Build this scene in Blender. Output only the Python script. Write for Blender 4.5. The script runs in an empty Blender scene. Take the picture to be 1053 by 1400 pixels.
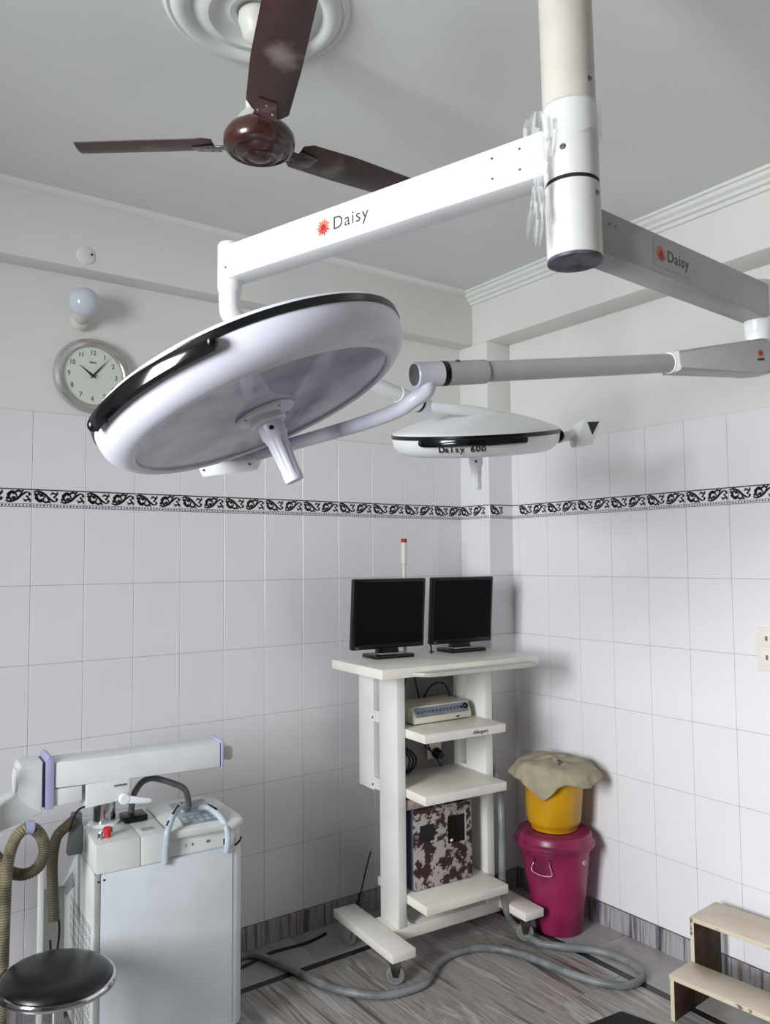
import bpy, bmesh, math, random
from mathutils import Vector, Matrix
random.seed(7)
PI = math.pi
scn = bpy.context.scene

# ------------------------------------------------------------------ camera
YAW, PITCH, ROLL = 0.62226, 0.059478, -0.008397
CAM = Vector((-3.06122, -3.31465, 1.70557))
fwd = Vector((math.sin(YAW)*math.cos(PITCH), math.cos(YAW)*math.cos(PITCH), math.sin(PITCH)))
r0 = Vector((math.cos(YAW), -math.sin(YAW), 0)); u0 = r0.cross(fwd)
rt = math.cos(ROLL)*r0 + math.sin(ROLL)*u0; up = -math.sin(ROLL)*r0 + math.cos(ROLL)*u0
cd = bpy.data.cameras.new('camera'); cam = bpy.data.objects.new('camera', cd)
scn.collection.objects.link(cam)
m = Matrix((rt, up, -fwd)).transposed().to_4x4(); m.translation = CAM
cam.matrix_world = m
cd.sensor_fit = 'VERTICAL'; cd.sensor_height = 24.0; cd.lens = 24.0*1095.62/1400; cd.clip_start = 0.05
scn.camera = cam

# ------------------------------------------------------------------ world, lights, exposure
w = bpy.data.worlds.new('sky'); scn.world = w; w.use_nodes = True
wn = w.node_tree.nodes; wl = w.node_tree.links
wn['Background'].inputs[0].default_value = (0.72, 0.85, 1.0, 1); wn['Background'].inputs[1].default_value = 1.0

def area(name, loc, rot, sx, sy, power, col):
    d = bpy.data.lights.new(name, 'AREA'); d.shape = 'RECTANGLE'; d.size = sx; d.size_y = sy
    d.energy = power; d.color = col
    o = bpy.data.objects.new(name, d); o.location = loc; o.rotation_euler = rot
    scn.collection.objects.link(o); return o
# daylight standing in the opening of the window wall (x = -5.4)
area('window_daylight', (-5.46, -2.35, 2.00), (0, -PI/2+math.radians(13), 0), 1.70, 1.20, 100, (0.94, 0.972, 1.0)).data.spread = math.radians(105)   # spread narrowed so the left wall gets less light
scn.view_settings.view_transform = 'Standard'; scn.view_settings.look = 'None'
scn.view_settings.exposure = 0.08; scn.view_settings.gamma = 1.0
scn.view_settings.use_curve_mapping = False
try:
    scn.cycles.use_denoising = True; scn.cycles.max_bounces = 10; scn.cycles.diffuse_bounces = 6
    scn.cycles.sample_clamp_indirect = 6; scn.cycles.transparent_max_bounces = 12
except Exception: pass

# ------------------------------------------------------------------ materials
def lin(c): return tuple(((x/12.92) if x <= .04045 else ((x+.055)/1.055)**2.4) for x in c)
def mat(name, rgb, rough=.5, metal=0, spec=.5, var=0.0, scale=6, bump=0, bscale=60, alpha=1, trans=0, ior=1.45, coat=0, rgb2=None, detail=4):
    m = bpy.data.materials.new(name); m.use_nodes = True
    nt = m.node_tree; N = nt.nodes; L = nt.links; b = N['Principled BSDF']
    c = (*lin(rgb), 1)
    b.inputs['Base Color'].default_value = c; b.inputs['Roughness'].default_value = rough
    b.inputs['Metallic'].default_value = metal; b.inputs['Specular IOR Level'].default_value = spec
    b.inputs['IOR'].default_value = ior; b.inputs['Alpha'].default_value = alpha
    b.inputs['Transmission Weight'].default_value = trans; b.inputs['Coat Weight'].default_value = coat
    tc = N.new('ShaderNodeTexCoord')
    no = N.new('ShaderNodeTexNoise'); no.inputs['Scale'].default_value = scale; no.inputs['Detail'].default_value = detail
    L.new(tc.outputs['Object'], no.inputs['Vector'])
    mx = N.new('ShaderNodeMix'); mx.data_type = 'RGBA'
    d = rgb2 if rgb2 else tuple(max(0, x*(1-var)) for x in rgb)
    mx.inputs['A'].default_value = c; mx.inputs['B'].default_value = (*lin(d), 1)
    rp = N.new('ShaderNodeValToRGB'); rp.color_ramp.elements[0].position = .42; rp.color_ramp.elements[1].position = .62
    L.new(no.outputs['Fac'], rp.inputs['Fac']); L.new(rp.outputs['Color'], mx.inputs['Factor'])
    L.new(mx.outputs['Result'], b.inputs['Base Color'])
    if bump:
        n2 = N.new('ShaderNodeTexNoise'); n2.inputs['Scale'].default_value = bscale; L.new(tc.outputs['Object'], n2.inputs['Vector'])
        bp = N.new('ShaderNodeBump'); bp.inputs['Strength'].default_value = bump; bp.inputs['Distance'].default_value = .004
        L.new(n2.outputs['Fac'], bp.inputs['Height']); L.new(bp.outputs['Normal'], b.inputs['Normal'])
    m['ramp'] = rp.name
    return m

PAINT = mat('wall_paint', (.885, .885, .87), .75, var=.02, scale=1.5, bump=.15, bscale=25)
CEIL = mat('ceiling_paint', (.865, .875, .86), .8, var=.02, scale=1.2, bump=.15, bscale=20)
TILE = mat('glazed_tile', (.895, .888, .90), .22, var=.012, scale=2, spec=.5)
GROUT = mat('grout', (.66, .64, .62), .9, var=.2, scale=30)
INK = mat('black_print', (.05, .05, .055), .35)
GREYINK = mat('grey_print', (.42, .42, .43), .5)
LAMPW = mat('lamp_enamel', (.90, .905, .91), .28, var=.02, scale=8)
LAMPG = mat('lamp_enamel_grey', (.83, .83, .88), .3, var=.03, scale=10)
ARM2 = mat('arm_enamel_shaded', (.67, .665, .665), .35, var=.03, scale=10)  # shade on the lower arm and its spring arm put into the enamel colour
COLM = mat('column_enamel', (.79, .79, .78), .3, var=.03, scale=9)
COLUP = mat('column_enamel_ivory', (.75, .73, .695), .35, var=.04, scale=9)
LENS = mat('lamp_lens', (.74, .735, .79), .10, var=.14, scale=7, rgb2=(.63, .62, .69))
BLK = mat('black_plastic', (.035, .035, .04), .28, var=.2, scale=20)
RAILB = mat('black_gloss_rail', (.05, .05, .06), .12, spec=.8)
SCREEN = mat('screen_black', (.02, .019, .02), .45, spec=.12)
CHROME = mat('chrome', (.80, .80, .82), .10, metal=1, var=.1, scale=8)
STEEL = mat('dull_steel', (.55, .55, .56), .32, metal=1, var=.2, scale=20)
BROWN = mat('fan_brown', (.27, .14, .13), .25, var=.35, scale=9, coat=.3)
BLADE = mat('fan_blade_brown', (.20, .115, .11), .38, scale=7, rgb2=(.27, .17, .155), bump=.1, bscale=40)
DUST = mat('blade_dust', (.50, .46, .42), .9, var=.3, scale=20)
IVORY = mat('ivory_laminate', (.90, .88, .845), .38, var=.05, scale=5)
IVORYS = mat('ivory_side', (.87, .87, .85), .4, var=.04, scale=5)
GREYP = mat('grey_board', (.50, .50, .525), .6, var=.1, scale=6)
MACH = mat('machine_enamel', (.83, .85, .865), .35, var=.03, scale=6, bump=.05, bscale=150)
MACHT = mat('machine_top', (.85, .86, .85), .35, var=.05, scale=7)
MBEAM = mat('machine_arm_cream', (.87, .88, .88), .38, var=.03, scale=8)
LILAC = mat('lilac_plastic', (.66, .66, .80), .35, var=.05, scale=9)
HANDLE = mat('grey_handle', (.72, .76, .80), .3, var=.08, scale=20)
PANELC = mat('membrane_panel', (.62, .65, .68), .35, rgb2=(.52, .55, .59), scale=18)
RED = mat('red_button', (.80, .20, .22), .35, var=.1, scale=20)
HOSEK = mat('khaki_corrugated', (.50, .47, .37), .6, var=.35, scale=14)
HOSEG = mat('grey_hose', (.50, .515, .52), .42, var=.2, scale=12)
HOSED = mat('dark_grey_hose', (.40, .40, .39), .5, var=.2, scale=12)
CABLE = mat('black_cable', (.04, .04, .045), .45)
MAG = mat('magenta_plastic', (.58, .15, .33), .33, var=.25, scale=5)
YEL = mat('yellow_plastic', (.78, .58, .06), .3, var=.12, scale=4)
CLOTH = mat('beige_cloth', (.64, .60, .51), .9, var=.12, scale=12, bump=.3, bscale=90)
BLUE = mat('blue_thread', (.12, .25, .42), .7)
WOODT = mat('cream_laminate_worn', (.83, .775, .71), .5, scale=9, rgb2=(.79, .73, .65))
WOODE = mat('cream_edge_worn', (.80, .76, .66), .55, scale=22, rgb2=(.50, .38, .29))
WOODI = mat('raw_brown_board', (.34, .24, .17), .75, var=.35, scale=9)
SEAT = mat('black_vinyl', (.035, .035, .05), .30, spec=.6, var=.2, scale=8)
MAT_ = mat('black_rubber', (.03, .03, .045), .7)
CLKF = mat('clock_face', (.84, .87, .82), .55, var=.02)
CLKR = mat('clock_rim', (.78, .76, .75), .22, metal=.65, var=.05)
GLOBE = mat('opal_glass', (.80, .82, .86), .12, spec=.6)
PLATE = mat('switch_plastic', (.90, .88, .84), .35)
PVC = mat('white_pvc', (.82, .82, .78), .4)
WHITEP = mat('white_plastic', (.90, .91, .93), .3)
DEVW = mat('device_ivory', (.84, .82, .76), .4, var=.04)
DEVP = mat('device_panel', (.50, .52, .56), .35, var=.1, scale=40)
BLUEG = mat('blue_grey_side', (.30, .36, .44), .5, var=.1)
BRASSC = mat('coloured_decal_centre', (.62, .10, .22), .5)
PETAL = mat('orange_petal', (.90, .45, .28), .5)
PETAL2 = mat('red_petal', (.75, .25, .25), .5)
PINKCL = mat('pink_cloth', (.70, .62, .58), .9, var=.2, scale=20)

def plastic_film():
    m = mat('clear_film', (.95, .95, .95), .12, spec=.8, alpha=.28)
    return m
FILM = plastic_film()

def streak_mat(name, cols, sx, sy, dist=2.0, rough=.3, axis='Y', sc=1.0):
    m = bpy.data.materials.new(name); m.use_nodes = True
    nt = m.node_tree; N = nt.nodes; L = nt.links; b = N['Principled BSDF']; b.inputs['Roughness'].default_value = rough
    tc = N.new('ShaderNodeTexCoord'); mp = N.new('ShaderNodeMapping'); L.new(tc.outputs['Object'], mp.inputs['Vector'])
    oi = N.new('ShaderNodeObjectInfo')
    ad = N.new('ShaderNodeVectorMath'); ad.operation = 'ADD'
    ml = N.new('ShaderNodeMath'); ml.operation = 'MULTIPLY'; ml.inputs[1].default_value = 37.0
    L.new(oi.outputs['Random'], ml.inputs[0]); L.new(mp.outputs['Vector'], ad.inputs[0]); L.new(ml.outputs[0], ad.inputs[1])
    if axis == 'Y': mp.inputs['Scale'].default_value = (sx, sy, 1); mp.inputs['Rotation'].default_value = (0, 0, .18)
    elif axis == 'Z': mp.inputs['Scale'].default_value = (sx, sx, sy)
    n1 = N.new('ShaderNodeTexNoise'); n1.inputs['Scale'].default_value = sc; n1.inputs['Detail'].default_value = 7; n1.inputs['Distortion'].default_value = .6
    n1.inputs['Roughness'].default_value = .62
    L.new(ad.outputs[0], n1.inputs['Vector'])
    rp = N.new('ShaderNodeValToRGB'); e = rp.color_ramp.elements
    e[0].position = cols[0][0]; e[0].color = (*lin(cols[0][1]), 1); e[1].position = cols[-1][0]; e[1].color = (*lin(cols[-1][1]), 1)
    for p, c in cols[1:-1]:
        x = e.new(p); x.color = (*lin(c), 1)
    L.new(n1.outputs['Fac'], rp.inputs['Fac']); L.new(rp.outputs['Color'], b.inputs['Base Color'])
    return m
MARBLE = streak_mat('streaked_marble', [(.30, (.27, .23, .22)), (.38, (.46, .43, .41)), (.44, (.62, .605, .59)), (.50, (.52, .50, .48)), (.56, (.70, .69, .68)), (.62, (.44, .41, .39)), (.70, (.66, .645, .63))], 7.5, .6, sc=1.7)
MARBLEB = streak_mat('border_marble', [(.30, (.42, .39, .38)), (.45, (.60, .58, .565)), (.6, (.66, .65, .635)), (.72, (.5, .47, .45))], 2.0, .9, sc=1.3)
BASEM = streak_mat('skirting_marble', [(.30, (.20, .19, .22)), (.40, (.42, .41, .45)), (.48, (.66, .66, .68)), (.56, (.58, .53, .50)), (.64, (.36, .35, .39)), (.74, (.62, .61, .63))], 9, .35, axis='Z', sc=3.0)
GREENM = mat('green_marble', (.12, .17, .165), .3, var=.3, scale=18)

def rust_mat():
    m = mat('peeling_paint', (.66, .63, .62), .6, detail=10, scale=16, rgb2=(.21, .11, .11), bump=.4, bscale=40)
    rp = m.node_tree.nodes[m['ramp']]; rp.color_ramp.elements[0].position = .485; rp.color_ramp.elements[1].position = .505
    for n_ in m.node_tree.nodes:
        if n_.type == 'TEX_NOISE' and n_.inputs['Detail'].default_value > 9: n_.inputs['Roughness'].default_value = .68; n_.inputs['Distortion'].default_value = .25
    return m
RUST = rust_mat()
for mm in (WOODE,):
    rp = mm.node_tree.nodes[mm['ramp']]; rp.color_ramp.elements[0].position = .60; rp.color_ramp.elements[1].position = .66

# ------------------------------------------------------------------ helpers
COL = scn.collection
WM = {}          # object name -> Matrix from world to root-local
class B:
    def __init__(s): s.bm = bmesh.new()
    def _mi(s, faces, mi, smooth):
        for f in faces: f.material_index = mi; f.smooth = smooth
    def box(s, x0, x1, y0, y1, z0, z1, bev=0, mi=0, M=None, seg=2):
        r = bmesh.ops.create_cube(s.bm, size=1); vs = r['verts']
        for v in vs: v.co = Vector(((x0+x1)/2+v.co.x*(x1-x0), (y0+y1)/2+v.co.y*(y1-y0), (z0+z1)/2+v.co.z*(z1-z0)))
        fs = list({f for v in vs for f in v.link_faces})
        if bev:
            es = list({e for f in fs for e in f.edges})
            q = bmesh.ops.bevel(s.bm, geom=es, offset=bev, segments=seg, affect='EDGES', profile=.5)
            vs = list({v for f in q['faces'] for v in f.verts} | {v for v in vs if v.is_valid})
            fs = list({f for v in vs for f in v.link_faces})
        s._mi(fs, mi, bool(bev))
        if M: bmesh.ops.transform(s.bm, matrix=M, verts=vs)
        return s
    def prism(s, pts, z0, z1, M=None, mi=0, bev=0, axis='Z', smooth=False):
        """outline pts (a,b) extruded from z0 to z1 along axis"""
        def P(a, b, c): return {'Z': (a, b, c), 'Y': (a, c, b), 'X': (c, a, b)}[axis]
        lo = [s.bm.verts.new(P(a, b, z0)) for a, b in pts]; hi = [s.bm.verts.new(P(a, b, z1)) for a, b in pts]
        fs = [s.bm.faces.new(lo[::-1]), s.bm.faces.new(hi)]
        n = len(pts)
        for i in range(n): fs.append(s.bm.faces.new((lo[i], lo[(i+1) % n], hi[(i+1) % n], hi[i])))
        vs = lo+hi
        if bev:
            es = [e for f in fs[:2] for e in f.edges]
            q = bmesh.ops.bevel(s.bm, geom=es, offset=bev, segments=2, affect='EDGES', profile=.5)
            vs = list({v for f in q['faces'] for v in f.verts} | {v for v in vs if v.is_valid}); fs = list({f for v in vs for f in v.link_faces})
        s._mi(fs, mi, smooth or bool(bev))
        if M: bmesh.ops.transform(s.bm, matrix=M, verts=vs)
        return s
    def lathe(s, prof, M=None, seg=40, mi=0, a0=0, a1=2*PI, closed=False):
        """prof: (r, h) about local Z; closed profile loops back"""
        full = abs(a1-a0-2*PI) < 1e-6
        k = seg if full else seg+1
        rings = []; allv = []
        for r, h in prof:
            if r < 1e-7 and full:
                v = s.bm.verts.new((0, 0, h)); rings.append([v]*k); allv.append(v)
            else:
                rg = [s.bm.verts.new((r*math.cos(a0+(a1-a0)*i/seg), r*math.sin(a0+(a1-a0)*i/seg), h)) for i in range(k)]
                rings.append(rg); allv += rg
        fs = []
        pairs = list(zip(rings, rings[1:])) + ([(rings[-1], rings[0])] if closed else [])
        for A, Bq in pairs:
            for i in range(k if full else k-1):
                q = [A[i], A[(i+1) % k], Bq[(i+1) % k], Bq[i]]; u = []
                for v in q:
                    if v not in u: u.append(v)
                if len(u) > 2:
                    try: fs.append(s.bm.faces.new(u))
                    except ValueError: pass
        if closed and not full:
            for c in (0, -1):
                try: fs.append(s.bm.faces.new([rg[c] for rg in rings]))
                except ValueError: pass
        s._mi(fs, mi, True)
        if M: bmesh.ops.transform(s.bm, matrix=M, verts=allv)
        return s
    def cyl(s, p0, p1, r0, r1=None, seg=20, mi=0, bev=0):
        p0 = Vector(p0); p1 = Vector(p1); r1 = r0 if r1 is None else r1; h = (p1-p0).length
        b = min(bev, h/3)
        prof = [(0, 0), (r0-b, 0), (r0, b), (r1, h-b), (r1-b, h), (0, h)] if b else [(0, 0), (r0, 0), (r1, h), (0, h)]
        return s.lathe(prof, frame(p0, p1-p0), seg, mi)
    def tube(s, pts, r, seg=12, mi=0, sub=6, caps=True, ribs=0, ribamp=0):
        pts = [Vector(p) for p in pts]
        P = catmull(pts, sub) if sub > 1 else pts
        if ribs: P = resample(P, ribs)
        n = len(P); up0 = Vector((0, 0, 1)); prev = None; rings = []
        for i, p in enumerate(P):
            t = (P[min(i+1, n-1)]-P[max(i-1, 0)]).normalized()
            if prev is None:
                a = up0 if abs(t.dot(up0)) < .9 else Vector((1, 0, 0)); x = (a-t*a.dot(t)).normalized()
            else: x = (prev-t*prev.dot(t)).normalized()
            prev = x; y = t.cross(x)
            rr = r(i/(n-1)) if callable(r) else r
            if ribamp: rr *= 1+ribamp*(1 if i % 2 else -1)
            rings.append([s.bm.verts.new(p+x*rr*math.cos(2*PI*k/seg)+y*rr*math.sin(2*PI*k/seg)) for k in range(seg)])
        fs = []
        for A, C_ in zip(rings, rings[1:]):
            for k in range(seg): fs.append(s.bm.faces.new((A[k], A[(k+1) % seg], C_[(k+1) % seg], C_[k])))
        if caps: fs.append(s.bm.faces.new(rings[0][::-1])); fs.append(s.bm.faces.new(rings[-1]))
        s._mi(fs, mi, True); return s
    def quad(s, pts, mi=0, smooth=False):
        f = s.bm.faces.new([s.bm.verts.new(p) for p in pts]); f.material_index = mi; f.smooth = smooth; return s
    def sphere(s, c, r, mi=0, sc=(1, 1, 1), seg=24):
        q = bmesh.ops.create_uvsphere(s.bm, u_segments=seg, v_segments=seg//2, radius=r)
        for v in q['verts']: v.co = Vector((c[0]+v.co.x*sc[0], c[1]+v.co.y*sc[1], c[2]+v.co.z*sc[2]))
        s._mi({f for v in q['verts'] for f in v.link_faces}, mi, True); return s
    def build(s, name, mats, parent=None, world=True, M=None, ang=40):
        me = bpy.data.meshes.new(name)
        if M: bmesh.ops.transform(s.bm, matrix=M, verts=s.bm.verts[:])
        if world and parent is not None and parent.name in WM:
            bmesh.ops.transform(s.bm, matrix=WM[parent.name], verts=s.bm.verts[:])
        bmesh.ops.recalc_face_normals(s.bm, faces=s.bm.faces[:])
        s.bm.to_mesh(me); s.bm.free()
        for mt in (mats if isinstance(mats, (list, tuple)) else [mats]): me.materials.append(mt)
        try: me.set_sharp_from_angle(angle=math.radians(ang))
        except Exception: pass
        o = bpy.data.objects.new(name, me); COL.objects.link(o)
        if parent is not None:
            o.parent = parent
            if parent.name in WM: WM[o.name] = WM[parent.name]
        return o
def catmull(P, sub):
    out = []; n = len(P)
    for i in range(n-1):
        p0 = P[max(i-1, 0)]; p1 = P[i]; p2 = P[i+1]; p3 = P[min(i+2, n-1)]
        for k in range(sub):
            t = k/sub
            out.append(.5*((2*p1)+(p2-p0)*t+(2*p0-5*p1+4*p2-p3)*t*t+(3*p1-p0-3*p2+p3)*t**3))
    out.append(P[-1]); return out
def resample(P, step):
    L = [0]
    for a, b in zip(P, P[1:]): L.append(L[-1]+(b-a).length)
    n = max(4, int(L[-1]/step)); out = []; j = 0
    for i in range(n+1):
        d = L[-1]*i/n
        while j < len(L)-2 and L[j+1] < d: j += 1
        t = (d-L[j])/max(1e-9, L[j+1]-L[j]); out.append(P[j].lerp(P[j+1], t))
    return out
def frame(o, z, x=None):
    z = Vector(z).normalized(); o = Vector(o)
    if x is None: x = Vector((1, 0, 0)) if abs(z.x) < .9 else Vector((0, 1, 0))
    x = Vector(x); x = (x-z*x.dot(z)).normalized(); y = z.cross(x)
    M = Matrix((x, y, z)).transposed().to_4x4(); M.translation = o; return M
def tag(o, label=None, cat=None, group=None, kind=None):
    if label: o['label'] = label
    if cat: o['category'] = cat
    if group: o['group'] = group
    if kind: o['kind'] = kind
    return o
def thing(name, label, cat, loc, rz=0, group=None):
    o = bpy.data.objects.new(name, None); COL.objects.link(o); o.empty_display_size = .1
    o.location = loc; o.rotation_euler = (0, 0, rz); tag(o, label, cat, group)
    WM[o.name] = (Matrix.Translation(Vector(loc)) @ Matrix.Rotation(rz, 4, 'Z')).inverted()
    return o
def struct(o): o['kind'] = 'structure'; return o
def text_bm(txt, size, M, extrude=.0006, shear=0, spacing=1.0, bold=0, xs=1.0):
    """flat print as thin raised letters; M maps x (reading), y (up), z (out of the surface)"""
    cu = bpy.data.curves.new('t', 'FONT'); cu.body = txt; cu.size = size; cu.extrude = extrude; cu.shear = shear
    cu.space_character = spacing; cu.align_x = 'CENTER'; cu.align_y = 'CENTER'; cu.offset = bold; cu.resolution_u = 3
    o = bpy.data.objects.new('t', cu); COL.objects.link(o)
    dg = bpy.context.evaluated_depsgraph_get(); me = bpy.data.meshes.new_from_object(o.evaluated_get(dg))
    bpy.data.objects.remove(o); bpy.data.curves.remove(cu)
    b = B(); b.bm.from_mesh(me); bpy.data.meshes.remove(me)
    bmesh.ops.transform(b.bm, matrix=M @ Matrix.Diagonal((xs, 1, 1, 1)), verts=b.bm.verts[:])
    for f in b.bm.faces: f.smooth = False
    return b
def merge(dst, src, mi=None):
    me = bpy.data.meshes.new('x'); src.bm.to_mesh(me); src.bm.free()
    n0 = len(dst.bm.faces); dst.bm.from_mesh(me); bpy.data.meshes.remove(me)
    dst.bm.faces.ensure_lookup_table()
    if mi is not None:
        for f in dst.bm.faces[n0:]: f.material_index = mi
    return dst
def daisy(M, r, centre_only=False):
    b = B()
    for k in range(14):
        a = 2*PI*k/14; rr = r*(1 if k % 2 else .86); c, s_ = math.cos(a), math.sin(a)
        pts = [(c*x-s_*y, s_*x+c*y) for x, y in [(r*.15, -r*.07), (rr*.7, -r*.12), (rr, 0), (rr*.7, r*.12), (r*.15, r*.07)]]
        b.prism(pts, 0, .0005+.0001*(k % 2), M=M, mi=(1 if 8 <= k <= 13 else 0))
    b.lathe([(0, .0009), (r*.33, .0009), (r*.33, 0)], M=M, seg=12, mi=2)
    return b
def copy_tree(o, parent=None):
    c = o.copy(); COL.objects.link(c); c.parent = parent
    for ch in [x for x in bpy.data.objects if x.parent == o]: copy_tree(ch, c)
    return c
def lcopy(src, name, parent, loc, rot=None):
    c = src.copy(); COL.objects.link(c); c.parent = parent; c.location = loc
    if rot: c.rotation_euler = rot
    return c

# ------------------------------------------------------------------ room shell
XW, YR, ZC = -5.4, -4.7, 3.15
D = .169; PW = .222; ZB = 1.92; BH = .0704; UH = .305; TH = .3033
T = .006  # tile thickness
floor_o = struct(B().box(XW-.12, .12, YR-.12, .12, -.12, -.012).build('floor', GROUT))
ceil_o = struct(B().box(XW-.12, .12, YR-.12, .12, ZC, ZC+.12).build('ceiling', CEIL))
wl_o = struct(B().box(XW-.12, .12, 0, .12, -.012, ZC).build('wall_left', PAINT))
wr_o = struct(B().box(0, .12, YR, 0, -.012, ZC).build('wall_right', PAINT))
# window wall with its opening
b = B(); wy0, wy1, wz0, wz1 = -3.0, -1.7, 1.1, 2.9
for a in [(YR, wy0, 0, ZC), (wy1, 0, 0, ZC), (wy0, wy1, 0, wz0), (wy0, wy1, wz1, ZC)]: b.box(XW-.12, XW, a[0], a[1], a[2]-(0.012 if a[2] == 0 else 0), a[3])
struct(b.build('wall_window', PAINT))
b = B()
for a in [(wy0, wy0+.05, wz0, wz1), (wy1-.05, wy1, wz0, wz1), (wy0, wy1, wz0, wz0+.05), (wy0, wy1, wz1-.05, wz1), ((wy0+wy1)/2-.02, (wy0+wy1)/2+.02, wz0, wz1)]:
    b.box(XW-.08, XW-.03, a[0], a[1], a[2], a[3])
struct(b.build('window_1', WHITEP))
# unseen rear wall, colour darkened to cut bounce light
b = B()
for a in [(XW-.12, .12, 0, ZC)]: b.box(a[0], a[1], YR-.12, YR, a[2]-(0.012 if a[2] == 0 else 0), a[3])
struct(b.build('wall_rear', mat('rear_wall_dark', (.50, .45, .42), .7, var=.1, scale=2)))
# beams and corner pillar
ZU = 2.862
tr1 = struct(B().box(XW, -D, -.11, 0, ZU, ZC, bev=.004).build('trim_1', PAINT))      # beam on the left wall
tr2 = struct(B().box(-D, 0, YR, 0, ZU, ZC, bev=.004).build('trim_2', PAINT))          # beam on the right wall
pil = struct(B().box(-D, 0, -PW, 0, 0, ZU, bev=.003).build('trim_3', PAINT))          # corner pillar
# crown mouldings
prof = [(0, 3.15), (-.062, 3.15), (-.062, 3.138), (-.050, 3.136), (-.046, 3.122), (-.030, 3.112), (-.028, 3.100), (-.014, 3.096), (-.012, 3.080), (0, 3.078)]
b = B(); b.prism([(-D+a, z) for a, z in prof], YR, -.11, axis='Y'); struct(b.build('trim_4', PAINT))
b = B(); b.prism([(-.11, ZC), (-.135, ZC), (-.133, ZC-.006), (-.122, ZC-.016), (-.112, ZC-.024), (-.11, ZC-.024)], XW, -D, axis='X'); struct(b.build('trim_5', PAINT))

# ---- tiles
def tile_mesh(w, h, name='tile'):
    b = B(); b.box(.0006, w-.0006, -T, 0, .0006, h-.0006, bev=.0014, seg=1)
    o = b.build(name, TILE, ang=20); me = o.data; bpy.data.objects.remove(o); return me
TM = {}
def tmesh(w, h, name='tile'):
    k = (round(w, 4), round(h, 4), name)
    if k not in TM: TM[k] = tile_mesh(w, h, name) if name == 'tile' else border_mesh(w)
    return TM[k]
def ribbon(b, pts, w, y, mi=1, sub=5):
    P = catmull([Vector((p[0], 0, p[1])) for p in pts], sub); n = len(P); L = []; R_ = []
    for i, p in enumerate(P):
        t = (P[min(i+1, n-1)]-P[max(i-1, 0)]).normalized(); nn = Vector((-t.z, 0, t.x)); f = i/(n-1)
        ww = w*(.35+1.3*math.sin(PI*min(1, f*1.0+.05))**.8)/2
        L.append(b.bm.verts.new((p.x+nn.x*ww, y, p.z+nn.z*ww))); R_.append(b.bm.verts.new((p.x-nn.x*ww, y, p.z-nn.z*ww)))
    for i in range(n-1):
        f = b.bm.faces.new((L[i], L[i+1], R_[i+1], R_[i])); f.material_index = mi
def leaf(b, x, z, a, l, w, y, mi=1):
    c, s_ = math.cos(a), math.sin(a)
    pts = [(0, 0), (l*.3, w*.5), (l*.65, w*.4), (l, 0), (l*.65, -w*.4), (l*.3, -w*.5)]
    f = b.bm.faces.new([b.bm.verts.new((x+c*p-s_*q, y, z+s_*p+c*q)) for p, q in pts]); f.material_index = mi
def border_mesh(w):
    """0.2 m listello: black scrollwork on white with a beaded lower edge"""
    b = B(); b.box(.0006, w-.0006, -T-.001, 0, .0006, BH-.0006, bev=.0012, seg=1)
    y = -T-.0014; H = BH
    def clipx(x): return min(max(x, .001), w-.001)
    b.quad([(.0006, y, H-.0045), (w-.0006, y, H-.0045), (w-.0006, y, H-.0008), (.0006, y, H-.0008)], 1)
    b.quad([(.0006, y, .0115), (w-.0006, y, .0115), (w-.0006, y, .0135), (.0006, y, .0135)], 2)
    b.quad([(.0006, y, .0008), (w-.0006, y, .0008), (w-.0006, y, .0022), (.0006, y, .0022)], 2)
    n = int(w/.0125)
    for i in range(n):
        x = (i+.5)*w/n; leaf(b, x-.004, .0068, 0, .008, .0075, y, 1 if i % 2 else 2)
    for k in range(2):
        x0 = k*.1
        if x0+.1 > w+1e-4: break
        f = (lambda z: z) if k == 0 else (lambda z: .082-z)
        ribbon(b, [(x0+.004, f(.058)), (x0+.022, f(.062)), (x0+.045, f(.052)), (x0+.062, f(.036)), (x0+.082, f(.024)), (x0+.098, f(.034))], .0058, y)
        ribbon(b, [(x0+.050, f(.048)), (x0+.040, f(.028)), (x0+.052, f(.020)), (x0+.062, f(.028)), (x0+.054, f(.036))], .0050, y)
        ribbon(b, [(x0+.028, f(.058)), (x0+.016, f(.044)), (x0+.022, f(.028)), (x0+.034, f(.024)), (x0+.034, f(.036))], .0074, y)
        ribbon(b, [(x0+.066, f(.050)), (x0+.080, f(.056)), (x0+.088, f(.047)), (x0+.079, f(.042))], .0042, y)
        for (lx, lz, la, ll, lw) in [(.008, .044, 1.2, .014, .008), (.010, .040, -1.0, .016, .008), (.024, .050, -.3, .02, .011), (.060, .024, -.6, .012, .007), (.078, .036, .9, .014, .008),
                                     (.091, .048, 1.4, .013, .008), (.090, .040, -1.5, .016, .009), (.034, .034, -2.0, .014, .008), (.068, .058, .2, .012, .006), (.096, .056, 2.2, .010, .006)]:
            zz = f(lz); aa = la if k == 0 else -la
            leaf(b, x0+lx, zz, aa, ll*1.1, lw*1.15, y, 1 if lw > .0065 else 2)
    for v in b.bm.verts: v.co.z = min(max(v.co.z, .0006), H-.0006); v.co.x = clipx(v.co.x)
    o = b.build('border_tile', [TILE, INK, GREYINK], ang=20); me = o.data; bpy.data.objects.remove(o); return me
rows = [(ZB-TH*(k+1), TH) for k in range(6)] + [(ZB+BH, UH)]
def put(name, me, parent, loc, rz):
    o = bpy.data.objects.new(name, me); COL.objects.link(o); o.parent = parent; o.location = loc; o.rotation_euler = (0, 0, rz)
# left wall (faces -Y): tiles from the pillar leftwards, local x runs to +X
x = -D
while x > -3.6:
    for z0, h in rows: put('tile', tmesh(.2, h), wl_o, (x-.2, 0, z0), 0)
    put('border_tile', tmesh(.2, BH, 'border_tile'), wl_o, (x-.2, 0, ZB), 0); x -= .2
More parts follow.
